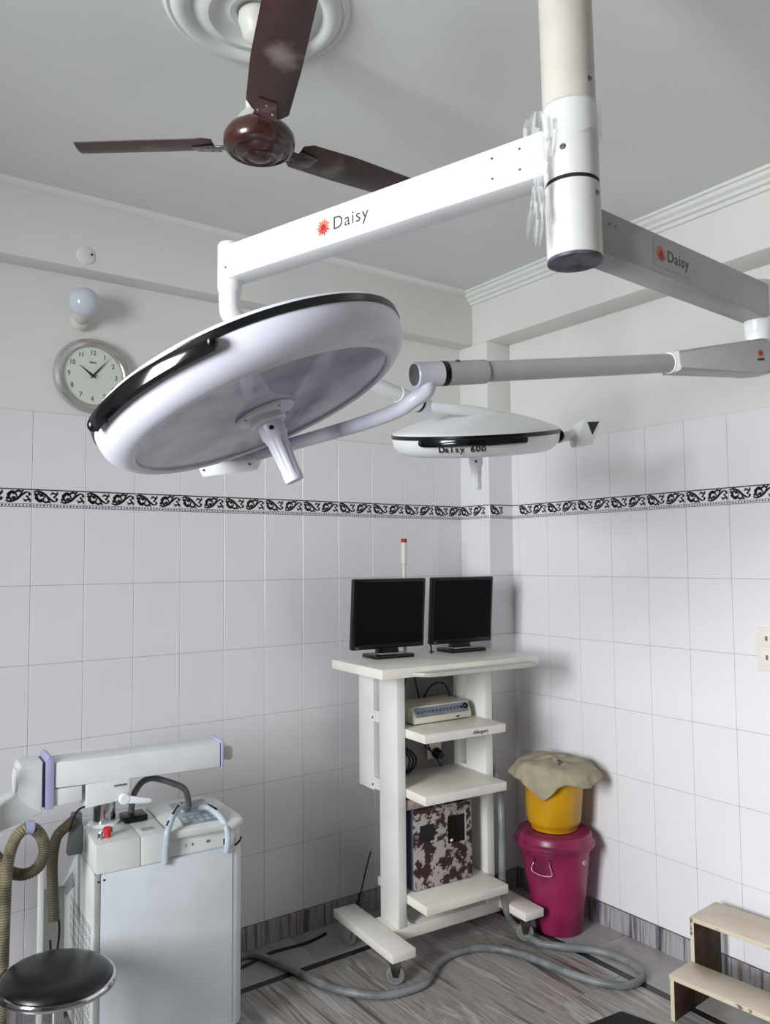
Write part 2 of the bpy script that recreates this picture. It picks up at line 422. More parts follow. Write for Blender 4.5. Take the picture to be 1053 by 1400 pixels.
# right wall (faces -X): local x runs to -Y
y = -PW; first = (1.0743-.2*4)-PW
widths = [first]+[.2]*17
for wd in widths:
    for z0, h in rows: put('tile', tmesh(wd, h), wr_o, (0, y, z0), -PI/2)
    if wd > .1: put('border_tile', tmesh(.2, BH, 'border_tile'), wr_o, (0, y, ZB), -PI/2)
    else: put('border_tile', tmesh(round(wd, 4), BH, 'border_tile'), wr_o, (0, y, ZB), -PI/2)
    y -= wd
# pillar faces
for z0, h in rows:
    put('tile', tmesh(.2, h), pil, (-D, 0, z0), -PI/2)
    put('tile', tmesh(PW-.2+T, h), pil, (-D, -.2, z0), -PI/2)
    put('tile', tmesh(D+T, h), pil, (-D-T, -PW, z0), 0)
put('border_tile', tmesh(.2, BH, 'border_tile'), pil, (-D, 0, ZB), -PI/2)
put('border_tile', tmesh(round(PW-.2+T, 4), BH, 'border_tile'), pil, (-D, -.2, ZB), -PI/2)
put('border_tile', tmesh(round(D+T, 4), BH, 'border_tile'), pil, (-D-T, -PW, ZB), 0)
for me, (nm, bx) in (): pass
# grout backing, slightly behind the tile face
b = B(); b.box(XW, -D, -.0035, 0, 0, ZB+BH+UH); struct(b.build('trim_6', GROUT))
b = B(); b.box(-.0035, 0, YR, -PW, 0, ZB+BH+UH); struct(b.build('trim_7', GROUT))
# skirting pieces
bl = struct(B().box(XW, -D, -.0035, -.001, 0, .100).build('baseboard_left', GROUT))
br = struct(B().box(-.0035, -.001, YR, -PW, 0, .100).build('baseboard_right', GROUT))
def skirt(parent, x0, x1, y0, y1):
    B().box(x0, x1, y0, y1, 0, .0985, bev=.0015, seg=1).build('skirting_stone', BASEM, parent)
x = -D
while x > -3.6: skirt(bl, x-.598, x, -.014, -.003); x -= .6
y = -PW
while y > -3.6: skirt(br, -.014, -.003, y-.598, y); y -= .6
skirt(pil, -D-.014, -D-.001, -PW-.012, -.014); skirt(pil, -D-.014, -.014, -PW-.012, -PW-.001)
# floor slabs: green inlay .30 m from the walls, streaked slabs inside
def slab(x0, x1, y0, y1, m, nm='floor_slab'):
    B().box(x0+.0008, x1-.0008, y0+.0008, y1-.0008, -.012, 0, bev=.0012, seg=1).build(nm, m, floor_o)
SI = .30; SW = .036
x = 0.0
while x > -3.7: slab(max(x-.62, XW), x, -SI+SW/2, 0, MARBLEB); x -= .62
y = -SI+SW/2
slab(-SI+SW/2, 0, -.9, y, MARBLEB); y = -.9
while y > -4.2: slab(-SI+SW/2, 0, y-.62, y, MARBLEB); y -= .62
x = -SI+SW/2
while x > -3.7: slab(x-.9, x, -SI-SW/2, -SI+SW/2, GREENM, 'inlay_strip'); x -= .9
y = -SI-SW/2
while y > -4.2: slab(-SI-SW/2, -SI+SW/2, y-.9, y, GREENM, 'inlay_strip'); y -= .9
x = -SI-SW/2; i = 0
while x > -3.9:
    y = -SI-SW/2; x1 = x-(.46, .62, .55)[i % 3]
    for ln in ((1.25, .9, 1.3, 1.2) if i % 2 else (.8, 1.3, 1.1, 1.3)):
        slab(x1, x, y-ln, y, MARBLE); y -= ln
    x = x1; i += 1

# ================================================================== surgical light
root = thing('surgical_light', 'white double-headed operating light hung on a ceiling column with two long arms', 'surgical light', (-1.828, -2.257, ZC))
PX, PY = -1.828, -2.257
def ring_edge(name, parent, z, r, mt, h=.004, M0=None): return B().lathe([(r, z-h/2), (r+.0007, z-h/2), (r+.0007, z+h/2), (r, z+h/2)], M=Matrix.Translation((PX, PY, 0)), closed=True).build(name, mt, parent)
def screw(parent, p, n, r=.006, name='screw'):
    b = B(); M = frame(p, n)
    b.lathe([(0, .0015), (r*.8, .0015), (r, 0)], M=M, seg=14, mi=0); b.box(-r*.75, r*.75, -r*.13, r*.13, .0012, .002, M=M, mi=1)
    return b.build(name, [STEEL, BLK], parent)
TP = Matrix.Translation((PX, PY, 2.35)) @ Matrix.Rotation(-.0165, 4, fwd) @ Matrix.Translation((0, 0, -2.35))
col_ = B().lathe([(.0535, ZC-.004), (.0535, 2.617), (.0515, 2.615), (0, 2.615)][::-1], M=TP).build('column', COLUP, root)
B().lathe([(.0, 3.11), (.12, 3.11), (.13, 3.12), (.13, ZC-.002), (0, ZC-.002)], M=TP).build('ceiling_flange', COLUP, root)
hub1 = B().lathe([(0, 2.459), (.054, 2.459), (.055, 2.461), (.055, 2.609), (.0535, 2.613), (0, 2.613)], M=TP).build('arm_hub', COLM, root)
seam = B().lathe([(0, 2.4505), (.0535, 2.4505), (.0535, 2.4595), (0, 2.4595)], M=TP).build('seam', mat('rusty_seam', (.12, .07, .06), .8, var=.3), root)
hub2 = B().lathe([(0, 2.303), (.053, 2.303), (.0552, 2.3045), (.0552, 2.449), (.054, 2.451), (0, 2.451)], M=TP).build('arm_hub', COLM, root)
B().lathe([(0, 2.2990), (.020, 2.2990), (.022, 2.2975), (.050, 2.2962), (.0548, 2.2975), (.0553, 2.303), (0, 2.303)], M=TP).build('end_cap', mat('grey_cap', (.33, .31, .37), .45, var=.5, scale=30), root)
cdir = (CAM-Vector((PX, PY, 2.4))); cdir.z = 0; cdir.normalize(); cright = Vector((cdir.y, -cdir.x, 0))*-1
def on_col(ang, z, r=.0551):
    d = cdir*math.cos(ang)+cright*math.sin(ang); return TP @ (Vector((0, 0, z))+d*r), d
for ang, z, pr_ in ((.9, 2.655, col_), (-.28, 2.515, hub1), (1.05, 2.425, hub2)):
    p, d = on_col(ang, z, .0535 if pr_ is col_ else .0551); screw(pr_, p, d, .0065)

def rot_arm(label, ax, ay, ang, ztop, hh, s0, s1, wdt, facing, mt):
    """box arm; facing = +1 when the side face towards the camera is on the left of the direction"""
    M = Matrix.Translation((ax, ay, 0)) @ Matrix.Rotation(ang, 4, 'Z')
    b = B()
    y0, y1 = (0, wdt) if facing < 0 else (-wdt, 0)
    b.box(s0, s1, y0, y1, ztop-hh, ztop, bev=.006, M=M)
    return b, M
# arm 1: its camera side lies on the plane y=0 of frame M1
b, M1 = rot_arm('', -1.861, -2.267, 1.867, 2.576, .095, .045, 1.02, .07, +1, LAMPW)
arm1 = b.build('swing_arm', LAMPW, root); tag(arm1, 'upper box arm reaching left to the far lamp head')
# M1: x along arm; camera side is +y (left of direction, -X side) ; body built on -y side
def decal(M, parent, s, z, sz, sx, name='lettering'):
    """Daisy logo on plane; M maps x reading, y up, z out"""
    d = daisy(M @ Matrix.Translation((-sz*1.55, 0, 0)), sz*.72); d.build('flower_logo', [PETAL, PETAL2, BRASSC], parent)
    t = text_bm('Daisy', sz*1.35, M @ Matrix.Translation((sz*1.0, -sz*.02, 0)), extrude=.0004, spacing=1.12); t.build(name, mat('dark_grey_ink', (.25, .24, .25), .5), parent)
# face frame of arm 1 (reading from left in the photo = from arm end towards the column)
def face_frame(M, s, z, facing, out):
    o = M @ Vector((s, out, z)); xd = (M.to_3x3() @ Vector((-1 if facing > 0 else 1, 0, 0))); zd = (M.to_3x3() @ Vector((0, 1 if facing > 0 else -1, 0)))
    return frame(o, zd, xd)
F1 = face_frame(M1, .590, 2.5285, 1, .0004)
B().box(-.092, .092, -.036, .036, 0, .0006, M=F1).build('label_patch', mat('label_film', (.90, .885, .885), .4), arm1)
decal(F1 @ Matrix.Translation((.0, 0, .0008)), arm1, 0, 0, .034, 1)
for s, z in ((.165, 2.552), (.165, 2.508), (.10, 2.552), (.10, 2.508)):
    F = face_frame(M1, s, z, 1, 0); screw(arm1, F.translation, F.to_3x3() @ Vector((0, 0, 1)), .0035)
B().box(.085, .182, .0, .0007, 2.491, 2.567, bev=.0003, M=M1).build('cover_plate', LAMPW, arm1)
# arm 1 end joint and elbow
ex, ey = (M1 @ Vector((1.02, -.030, 0))).x, (M1 @ Vector((1.02, -.030, 0))).y
TE = Matrix.Translation((ex, ey, 0))
j1 = B().lathe([(0, 2.452), (.031, 2.452), (.033, 2.458), (.034, 2.47), (.034, 2.583), (.030, 2.590), (0, 2.590)], M=TE).build('arm_joint', LAMPW, root)
p, d = Vector((ex, ey, 2.50))+cdir*.034, cdir; screw(j1, Vector((ex, ey, 2.512))+Vector((-.65, -.75, 0)).normalized()*.034, Vector((-.65, -.75, 0)), .005)
E1 = Vector((-1.387, -1.225, 2.218))
el0 = Vector((ex, ey, 2.452)); el2 = Vector((ex, ey, 2.395)); sdir = (E1-Vector((ex, ey, 2.375))).normalized()
B().tube([el0, el0+Vector((0, 0, -.03)), Vector((ex+.008, ey+.001, 2.39)), Vector((ex, ey, 2.375))+sdir*.06, Vector((ex, ey, 2.375))+sdir*.11], .030, seg=24).build('elbow', LAMPW, root)
S0 = Vector((ex, ey, 2.375))+sdir*.10
sp = B().cyl(S0, S0+sdir*.09, .027, .031, seg=28).cyl(S0+sdir*.09, E1-sdir*.13, .025, seg=28).cyl(E1-sdir*.13, E1-sdir*.035, .0275, seg=28, bev=.002).build('spring_arm', LAMPW, root)
B().cyl(E1-sdir*.036, E1-sdir*.029, .0282, seg=28).build('seal_ring', BLK, sp)
B().cyl(E1-sdir*.029, E1+sdir*.012, .0275, seg=28, bev=.003).build('end_collar', LAMPG, sp)
B().cyl(S0-sdir*.002, S0+sdir*.002, .0305, seg=28).build('seam', GREYP, sp)
screw(sp, E1-sdir*.06+Vector((-.3, -.35, .9)).normalized()*.0275, (-.3, -.35, .9), .004)

# arm 2
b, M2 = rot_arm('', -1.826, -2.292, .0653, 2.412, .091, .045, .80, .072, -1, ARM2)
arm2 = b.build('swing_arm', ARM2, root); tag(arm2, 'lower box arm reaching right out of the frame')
F2 = face_frame(M2, .300, 2.368, -1, -.0004)
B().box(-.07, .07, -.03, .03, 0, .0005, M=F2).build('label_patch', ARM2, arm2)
decal(F2 @ Matrix.Translation((.0, 0, .0007)), arm2, 0, 0, .027, 1)
for s in (.072, .092): F = face_frame(M2, s, 2.385, -1, 0); screw(arm2, F.translation, F.to_3x3() @ Vector((0, 0, 1)), .0035)
q2 = M2 @ Vector((.775, .036, 0)); TE2 = Matrix.Translation((q2.x, q2.y, 0))
B().lathe([(0, 2.321), (.038, 2.321), (.038, 2.418), (.034, 2.424), (0, 2.424)], M=TE2).build('arm_joint', LAMPW, root)
B().lathe([(0, 2.268), (.031, 2.268), (.033, 2.284), (.0325, 2.286), (.034, 2.288), (.036, 2.321), (0, 2.321)], M=TE2).build('arm_joint', LAMPW, root)
# spring arm 2, running back to the left to the near head
K2 = Vector((q2.x, q2.y, 2.222)); L2 = CAM+(rt*((568-526.5)/1095.62)+up*((699.5-512)/1095.62)+fwd)*1.70; sd2 = (L2-K2).normalized()
zl = Vector((0, 0, 1)); pv = sd2.cross(zl).normalized(); up2 = pv.cross(sd2)
FH = Matrix((sd2, pv, up2)).transposed().to_4x4(); FH.translation = K2
b = B()
outl = [(-.030, -.034), (-.012, -.043), (.03, -.043), (.305, -.025), (.305, .024), (.07, .043), (.0, .043), (-.024, .034), (-.040, .012), (-.040, -.018)]
b.prism([(x, z) for x, z in outl], -.034, .034, M=FH, bev=.008, axis='Y')
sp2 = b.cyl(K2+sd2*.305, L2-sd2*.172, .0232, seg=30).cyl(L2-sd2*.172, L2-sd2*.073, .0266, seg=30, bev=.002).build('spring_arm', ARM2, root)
B().cyl(K2+sd2*.303, K2+sd2*.309, .0258, seg=30).build('seal_ring', LAMPW, sp2)
B().cyl(L2-sd2*.073, L2-sd2*.063, .0271, seg=30).build('seal_ring', BLK, sp2)
B().cyl(L2-sd2*.063, L2+sd2*.002, .0268, seg=30, bev=.003).build('end_collar', LAMPG, sp2)
B().cyl(L2+sd2*.001, L2+sd2*.004, .0232, seg=30).build('end_plug', mat('grey_plug', (.36, .38, .38), .4), sp2)
screw(sp2, L2-sd2*.098+up2*.0232+pv*(-.015 if pv.dot(CAM-L2) < 0 else .015), up2*.85+pv*(-.5 if pv.dot(CAM-L2) < 0 else .5), .0055)
side = pv if pv.dot(CAM-K2) > 0 else -pv
FD = frame(K2+side*.0345+sd2*.034, side, -sd2)
daisy(FD @ Matrix.Translation((0, .008, 0)), .010).build('flower_logo', [PETAL2, PETAL2, BRASSC], sp2)
text_bm('DAISY', .009, FD @ Matrix.Translation((0, -.008, 0)), extrude=.0004).build('lettering', INK, sp2)

# ---- lamp heads
def lamp_head(label, C0, n, R, t_band, rails, name_txt=None, mtb=LAMPW):
    """C0: centre of the widest ring; n: light direction (down); local z = n"""
    n = Vector(n).normalized(); e1 = Vector((0, 0, 1)).cross(n).normalized()
    M = frame(C0, n, e1)
    k = R/.35
    prof = [(0, -.115), (.10, -.113), (.16, -.100), (.26, -.062), (.325, -.030), (.345, -.018), (.3485, -.010), (.3485, -.007)]
    head = B().lathe([(r*k, h*k) for r, h in [(0, -.090), (.10, -.088), (.18, -.074), (.27, -.046), (.325, -.024), (.345, -.015), (.3495, -.009), (.3495, .013),
                      (.3490, .022), (.345, .042), (.333, .060), (.316, .073), (.304, .0780), (.296, .0785), (.291, .0755), (.291, .070), (0, .070)]], M=M, seg=96).build('lamp_head', mtb, root)
    tag(head, label)
    B().lathe([(.2905*k, .0712*k), (0, .0718*k), (0, .069*k), (.2905*k, .069*k)], M=M, seg=80).build('lens', LENS, head)
    B().lathe([(.3490*k, -.0085*k), (.3525*k, -.0075*k), (.3525*k, .0075*k), (.3490*k, .0085*k)], M=M, seg=96, closed=True).build('trim_band', BLK, head)
    for a, half in rails:
        a0, a1 = math.radians(a-half), math.radians(a+half)
        rb = B().lathe([(.360*k, .000*k), (.369*k, .002*k), (.3725*k, .012*k), (.371*k, .027*k), (.362*k, .032*k), (.358*k, .016*k)], M=M, seg=28, a0=a0, a1=a1, closed=True).build('rail', RAILB, head)
        for aa in (a0+.07, a1-.07):
            d = M.to_3x3() @ Vector((math.cos(aa), math.sin(aa), 0)); o = M @ Vector((.340*k*math.cos(aa), .340*k*math.sin(aa), .017*k))
            B().cyl(o, o+d*.027*k, .011*k, .008*k, seg=14).build('rail_mount', BLK, rb)
        for aa in (a0, a1):
            B().sphere(M @ Vector((.3655*k*math.cos(aa), .3655*k*math.sin(aa), .016*k)), .0115*k, sc=(1, 1, 1.25), seg=16).build('rail_tip', BLK, rb)
    # sterile handle with its flange
    fl = B().lathe([(.066*k, .0715*k), (.0675*k, .076*k), (.064*k, .081*k), (.048*k, .083*k), (.040*k, .086*k), (.040*k, .098*k), (.036*k, .102*k), (0, .102*k)], M=M, seg=48).build('handle_flange', LAMPG if R > .33 else LAMPW, head)
    for i in range(4):
        a = PI/4+i*PI/2; pp = M @ Vector((.056*k*math.cos(a), .056*k*math.sin(a), .0815*k)); screw(fl, pp, n, .0035)
    hb = B(); seg = 48; z0, z1 = .100*k, .238*k
    rings = []
    for h, r in [(z0, .029), (z0+.03*k, .029), (z0+.034*k, .0265), (z0+.045*k, .0235), (z1-.03*k, .0205), (z1-.008*k, .0215), (z1, .0195), (z1, .0)]:
        flute = (z0+.04*k < h < z1-.009*k)
        rings.append([hb.bm.verts.new(M @ Vector((math.cos(2*PI*i/seg)*r*k*(1-(.09 if flute and i % 6 in (0, 1) else 0)), math.sin(2*PI*i/seg)*r*k*(1-(.09 if flute and i % 6 in (0, 1) else 0)), h))) for i in range(seg)])
    for A, C_ in zip(rings, rings[1:]):
        for i in range(seg): hb.bm.faces.new((A[i], A[(i+1) % seg], C_[(i+1) % seg], C_[i])).smooth = True
    bmesh.ops.remove_doubles(hb.bm, verts=hb.bm.verts[:], dist=1e-5)
    hd = hb.build('handle', LAMPG if R > .33 else LAMPW, fl, ang=50)
    # NB handle is a sub-part of the flange, so re-parent to the head to stay within three levels
    fl.parent = head; hd.parent = head
    for o in [x for x in bpy.data.objects if x.parent == fl and x.name.startswith('screw')]: o.parent = head
    for o in [x for x in bpy.data.objects if x.parent and x.parent.name.startswith('rail') and x.parent.parent == head]: o.parent = head
    pk = M @ Vector((.0285*k*math.cos(-2.2), .0285*k*math.sin(-2.2), z0+.016*k)); 
    dd = (CAM-C0); dd = (dd-n*dd.dot(n)).normalized()
    B().cyl(C0+n*(z0+.016*k)+dd*.027*k, C0+n*(z0+.016*k)+dd*.031*k, .005*k, seg=12).build('screw', INK, head)
    return head, M, k
n1 = Vector((.30973, -.25761, -.91526)); G1 = Vector((-2.26416, -1.75658, 2.02847))
head1, MH1, k1 = lamp_head('near large lamp head tilted down on the left, seen from below', G1-n1*.0765+n1*.004, n1, .35, 0, [(-156, 26), (24, 26)], mtb=LAMPG)
n2 = Vector((.14632, .14110, -.97912)); C2 = Vector((-1.124, -1.175, 2.158))
head2, MH2, k2 = lamp_head('far smaller lamp head hanging near the corner, seen edge-on', C2, n2, .30, 0, [(-92, 33), (88, 33)])
# name on the front of the far head
e1 = Vector((0, 0, 1)).cross(n2).normalized(); e2 = n2.cross(e1)
tb = B()
for i, ch in enumerate('Daisy 600'):
    if ch == ' ': continue
    a = math.radians(-72.0-i*3.35); d = e1*math.cos(a)+e2*math.sin(a); tang = (e1*math.sin(a)-e2*math.cos(a))
    F = frame(C2+d*(.3525*k2*.985)+n2*.0375, d*1.0+n2*.22, tang)
    merge(tb, text_bm(ch, .0285, F, extrude=.0012, bold=.0003, xs=1.1))
tb.build('lettering', INK, head2)
# yokes and joint boxes
def joint_box(c, xd, zd, sx, sy, sz, parent, mt=LAMPW):
    M = frame(c, zd, xd)
    jb = B().prism([(-sx/2, -sy/2), (sx/2*.55, -sy/2), (sx/2, sy/2*.0), (sx/2, sy/2), (-sx/2, sy/2)], -sz/2, sz/2, M=M, bev=.006).build('joint_box', mt, parent)
    return jb, M
def px(x, y, d): return CAM+(rt*((x-526.5)/1095.62)+up*((699.5-y)/1095.62)+fwd)*d
yk1 = B().tube([L2-sd2*.028-up2*.012, L2-sd2*.022-up2*.036, px(566, 546, 1.715), px(545, 560, 1.75), px(500, 577, 1.83), px(450, 592, 1.93), px(415, 602, 2.01), px(370, 615, 2.07), px(335, 626, 2.10)], .0168, seg=18).build('yoke', LAMPG, head1)
jc = Vector((-2.165, -1.368, 1.966))
MJ = frame(jc, (rt*-.15+fwd*-.75+up*-.55), (rt*.97+up*.22-fwd*.1))
b = B().box(-.080, .080, -.019, .019, -.03, .03, bev=.005, M=MJ); jb1 = b.build('joint_box', LAMPW, head1)
for sx in (-.066, .066): screw(head1, MJ @ Vector((sx, .004, .030)), MJ.to_3x3() @ Vector((0, 0, 1)), .004)
ed = MH1 @ Vector((.33*math.cos(math.radians(-28)), .33*math.sin(math.radians(-28)), -.01))
B().cyl(jc, ed, .022, seg=16).build('joint_shaft', BLK, head1)
yk2 = B().tube([E1+sdir*.002+Vector((.0, -.01, 0)), (-1.345, -1.245, 2.216), (-1.276, -1.262, 2.214), (-1.178, -1.282, 2.210), (-1.059, -1.300, 2.192), (-.937, -1.322, 2.168), (-.885, -1.332, 2.152), (-.845, -1.345, 2.147), (-.795, -1.358, 2.160)], .0185, seg=18).build('yoke', LAMPW, head2)
c0 = px(799, 573, 2.90); va = px(786, 611, 2.90)-c0; vb = px(823, 571, 2.93)-c0
bk = fwd*.05+rt*.004
hull = [px(799, 573, 2.90), px(823, 571, 2.93), px(811, 606, 2.93), px(786, 611, 2.90), px(780, 582, 2.95), px(779, 608, 2.95)]
b = B(); vs_ = [b.bm.verts.new(p) for p in hull+[hull[0]+bk*1.3, hull[1]+bk, hull[2]+bk, hull[3]+bk*1.3]]
bmesh.ops.convex_hull(b.bm, input=vs_)
bmesh.ops.bevel(b.bm, geom=b.bm.edges[:], offset=.003, segments=2, affect='EDGES', profile=.5)
for f in b.bm.faces: f.smooth = True
b.build('joint_box', LAMPW, head2)
nf = va.cross(vb).normalized(); nf = nf if nf.dot(CAM-c0) > 0 else -nf
b = B(); q_ = [c0+va*t+vb*u_+nf*.0012 for t, u_ in ((.10, .22), (.12, .90), (.60, .78))]
q0 = [b.bm.verts.new(p) for p in q_]; q1 = [b.bm.verts.new(p-nf*.004) for p in q_]
b.bm.faces.new(q0); b.bm.faces.new(q1[::-1])
for i in range(3): b.bm.faces.new((q0[i], q1[i], q1[(i+1) % 3], q0[(i+1) % 3]))
b.build('joint_opening', mat('dark_slot', (.16, .14, .15), .4, var=.6, scale=60), head2)
e_o = MH2 @ Vector((.290*math.cos(PI), .290*math.sin(PI), .018))
B().cyl(e_o, Vector((-.862, -1.333, 2.146)), .024, seg=18, bev=.003).build('joint_shaft', BLK, head2)

# clear plastic wrap on the column
pw = thing('plastic_wrap', 'crumpled clear plastic film tied round the ceiling column, hanging in strips', 'plastic film', (PX, PY, 2.6))
b = B(); random.seed(3)
segs = 40
rings = []
for j in range(7):
    z = 2.612-.055*j/6*1.2
    rings.append([b.bm.verts.new((PX+math.cos(2*PI*i/segs)*(.0575+.002*random.random()+(.004*random.random() if j in (5, 6) else 0)), PY+math.sin(2*PI*i/segs)*(.0575+.002*random.random()), z+.006*math.sin(i*.9)*(j/6))) for i in range(segs)])
for A, C_ in zip(rings, rings[1:]):
    for i in range(segs): b.bm.faces.new((A[i], A[(i+1) % segs], C_[(i+1) % segs], C_[i])).smooth = True
b.build('wrapped_band', FILM, pw)
def strip(px0, top, ln, wd, off, seed, tip=.3):
    random.seed(seed); b = B(); n = 16; k = 6; R_ = []
    side_ = -rt
    base = Vector((PX, PY, top)) + side_*(.052+off) + cdir*.045
    for j in range(n+1):
        f = j/n; wj = wd*(1-(1-tip)*max(0, f-.25)/.75)*(math.sin(min(1, f*5+.25)*PI/2)*(.9+.15*math.sin(f*7+seed)))
        c = base+Vector((0, 0, -ln*f))+side_*(.006*math.sin(f*5+seed)+.012*f)
        R_.append([b.bm.verts.new(c+side_*wj*(i/k-.5)+cdir*(.006*math.sin(i*2.1+j*.9+seed)+.004*random.random())) for i in range(k+1)])
    for A, C_ in zip(R_, R_[1:]):
        for i in range(k): b.bm.faces.new((A[i], A[i+1], C_[i+1], C_[i])).smooth = True
    return b.build('film_strip', FILM, pw)
strip(0, 2.585, .27, .048, .012, 1, .3); strip(0, 2.575, .21, .034, -.004, 5, .45); strip(0, 2.50, .17, .022, .022, 9, .3)

# ================================================================== ceiling fan and rose
H = Vector((-2.134, -1.471, 2.796)); TOP = Vector((-2.142, -1.475, ZC))
rose = B().lathe([(0, ZC-.002), (.030, ZC-.004), (.052, ZC-.006), (.058, ZC-.016), (.070, ZC-.020), (.090, ZC-.012), (.112, ZC-.018), (.125, ZC-.030), (.142, ZC-.028), (.158, ZC-.014), (.170, ZC-.012), (.178, ZC-.022), (.196, ZC-.028), (.212, ZC-.022), (.222, ZC-.010), (.230, ZC-.012), (.238, ZC-.008), (.242, ZC), (0, ZC)],
                 M=Matrix.Translation((-2.150, -1.490, 0)), seg=96).build('ceiling_rose', CEIL)
tag(rose, 'round white plaster ceiling rose with concentric ridges above the fan', 'ceiling rose')
fan = thing('ceiling_fan', 'dark brown three-bladed ceiling fan with dusty blades', 'ceiling fan', tuple(H))
ax = (TOP-H).normalized()
MF = frame(H, ax)
B().lathe([(0, .345), (.050, .345), (.050, .325), (.038, .285), (.016, .268), (.0, .268)], M=MF).build('canopy', PVC, fan)
B().lathe([(0, .05), (.0125, .05), (.0125, .30), (0, .30)], M=MF, seg=16).build('rod', PVC, fan)
B().lathe([(0, .12), (.034, .118), (.034, .088), (.055, .066), (.03, .05), (0, .05)], M=MF).build('lower_canopy', PVC, fan)
B().lathe([(0, .058), (.040, .058), (.058, .050), (.064, .040), (.082, .034), (.092, .018), (.0935, .002), (.091, -.012), (.083, -.022), (.076, -.026), (.074, -.0225), (.066, -.0225), (.060, -.030), (.046, -.037), (.042, -.034), (.034, -.034), (.028, -.041), (.014, -.046), (0, -.047)], M=MF, seg=64).build('motor_housing', BROWN, fan)
nz = Vector((-.014, -.021, 1)).normalized()
for kk, (bo, cone) in enumerate(((0, .094), (-.010, .135), (-.013, .094))):
    a = 2.283; e = Vector((math.cos(a), math.sin(a), 0)); u_ = (e-nz*e.dot(nz)).normalized(); w_ = nz.cross(u_)
    th = kk*2*PI/3+bo
    dr = (u_*math.cos(th)+w_*math.sin(th))*math.cos(cone)+nz*math.sin(cone)
    tw = nz.cross(dr).normalized(); pit = math.radians(-12)
    nb = dr.cross(tw).normalized(); tw2 = tw*math.cos(pit)+nb*math.sin(pit)
    MB_ = Matrix((dr, tw2, dr.cross(tw2))).transposed().to_4x4(); MB_.translation = H+Vector((0, 0, 0))
    out = [(.135, -.040), (.150, -.054), (.30, -.058), (.545, -.052), (.500, .058), (.30, .062), (.150, .056), (.128, .042)]
    b = B(); n = 18; L_ = []
    def edge(x, sgn):
        if sgn < 0: pts = [(.125, -.035), (.140, -.052), (.30, -.058), (.552, -.050)]
        else: pts = [(.118, .040), (.135, .056), (.30, .060), (.515, .058)]
        for (x0, y0), (x1, y1) in zip(pts, pts[1:]):
            if x <= x1: return y0+(y1-y0)*max(0, (x-x0))/(x1-x0)
        return pts[-1][1]
    g = []
    for j in range(n+1):
        row = []
        for i in range(9):
            f = i/8; xs0 = .125+(.552-.125)*j/n; xs1 = .118+(.515-.118)*j/n; xx = xs0+(xs1-xs0)*f
            yy = edge(xx, -1)*(1-f)+edge(xx, 1)*f
            row.append((xx, yy, -.010*(1-(2*f-1)**2)+.004))
        g.append(row)
    top = [[b.bm.verts.new(MB_ @ Vector((x, y, z+.0013))) for x, y, z in r] for r in g]; bot = [[b.bm.verts.new(MB_ @ Vector((x, y, z-.0013))) for x, y, z in r] for r in g]
    for S_, rev in ((top, 0), (bot, 1)):
        for j in range(n):
            for i in range(8):
                q = (S_[j][i], S_[j+1][i], S_[j+1][i+1], S_[j][i+1]); b.bm.faces.new(q[::-1] if rev else q).smooth = True
    def wall_(A, C_):
        for i in range(len(A)-1): b.bm.faces.new((A[i], A[i+1], C_[i+1], C_[i]))
    wall_(top[0], bot[0]); wall_(top[-1], bot[-1]); wall_([r[0] for r in top], [r[0] for r in bot]); wall_([r[-1] for r in top], [r[-1] for r in bot])
    bm_ = BLADE.copy(); nt_ = bm_.node_tree; N_ = nt_.nodes; L_ = nt_.links      # each blade carries its own patch of pale dust
    bs = N_['Principled BSDF']; old = bs.inputs['Base Color'].links[0].from_socket
    c_loc = MB_ @ Vector(((.30, -.005, 0), (.335, .012, 0), (.27, .010, 0))[kk])-H
    tc_ = [n_ for n_ in N_ if n_.type == 'TEX_COORD'][0]; ds = N_.new('ShaderNodeVectorMath'); ds.operation = 'DISTANCE'; ds.inputs[1].default_value = c_loc
    L_.new(tc_.outputs['Object'], ds.inputs[0]); nz_ = N_.new('ShaderNodeTexNoise'); nz_.inputs['Scale'].default_value = 30; nz_.inputs['Detail'].default_value = 6; L_.new(tc_.outputs['Object'], nz_.inputs['Vector'])
    ma = N_.new('ShaderNodeMath'); ma.operation = 'MULTIPLY_ADD'; ma.inputs[1].default_value = .07; L_.new(nz_.outputs['Fac'], ma.inputs[0]); L_.new(ds.outputs['Value'], ma.inputs[2])
    mr = N_.new('ShaderNodeMapRange'); mr.inputs['From Min'].default_value = .085; mr.inputs['From Max'].default_value = .045; mr.inputs['To Min'].default_value = 0; mr.inputs['To Max'].default_value = (.35, .75, .6)[kk]
    L_.new(ma.outputs[0], mr.inputs['Value']); mx_ = N_.new('ShaderNodeMix'); mx_.data_type = 'RGBA'; mx_.inputs['B'].default_value = (*lin((.52, .47, .44)), 1)
    L_.new(mr.outputs['Result'], mx_.inputs['Factor']); L_.new(old, mx_.inputs['A']); L_.new(mx_.outputs['Result'], bs.inputs['Base Color'])
    bl_ = b.build('blade', bm_, fan)
    b = B(); b.box(.080, .175, -.016, .016, -.010, -.004, bev=.002, M=MB_)
    b.prism([(.120, -.03), (.185, -.022), (.185, .022), (.120, .03)], -.0105, -.0075, M=MB_, bev=.001)
    b.build('blade_bracket', BROWN, bl_)
    for (x, y) in ((.165, .0), (.14, .018), (.14, -.018)): screw(bl_, MB_ @ Vector((x, y, -.0105)), MB_.to_3x3() @ Vector((0, 0, -1)), .004)

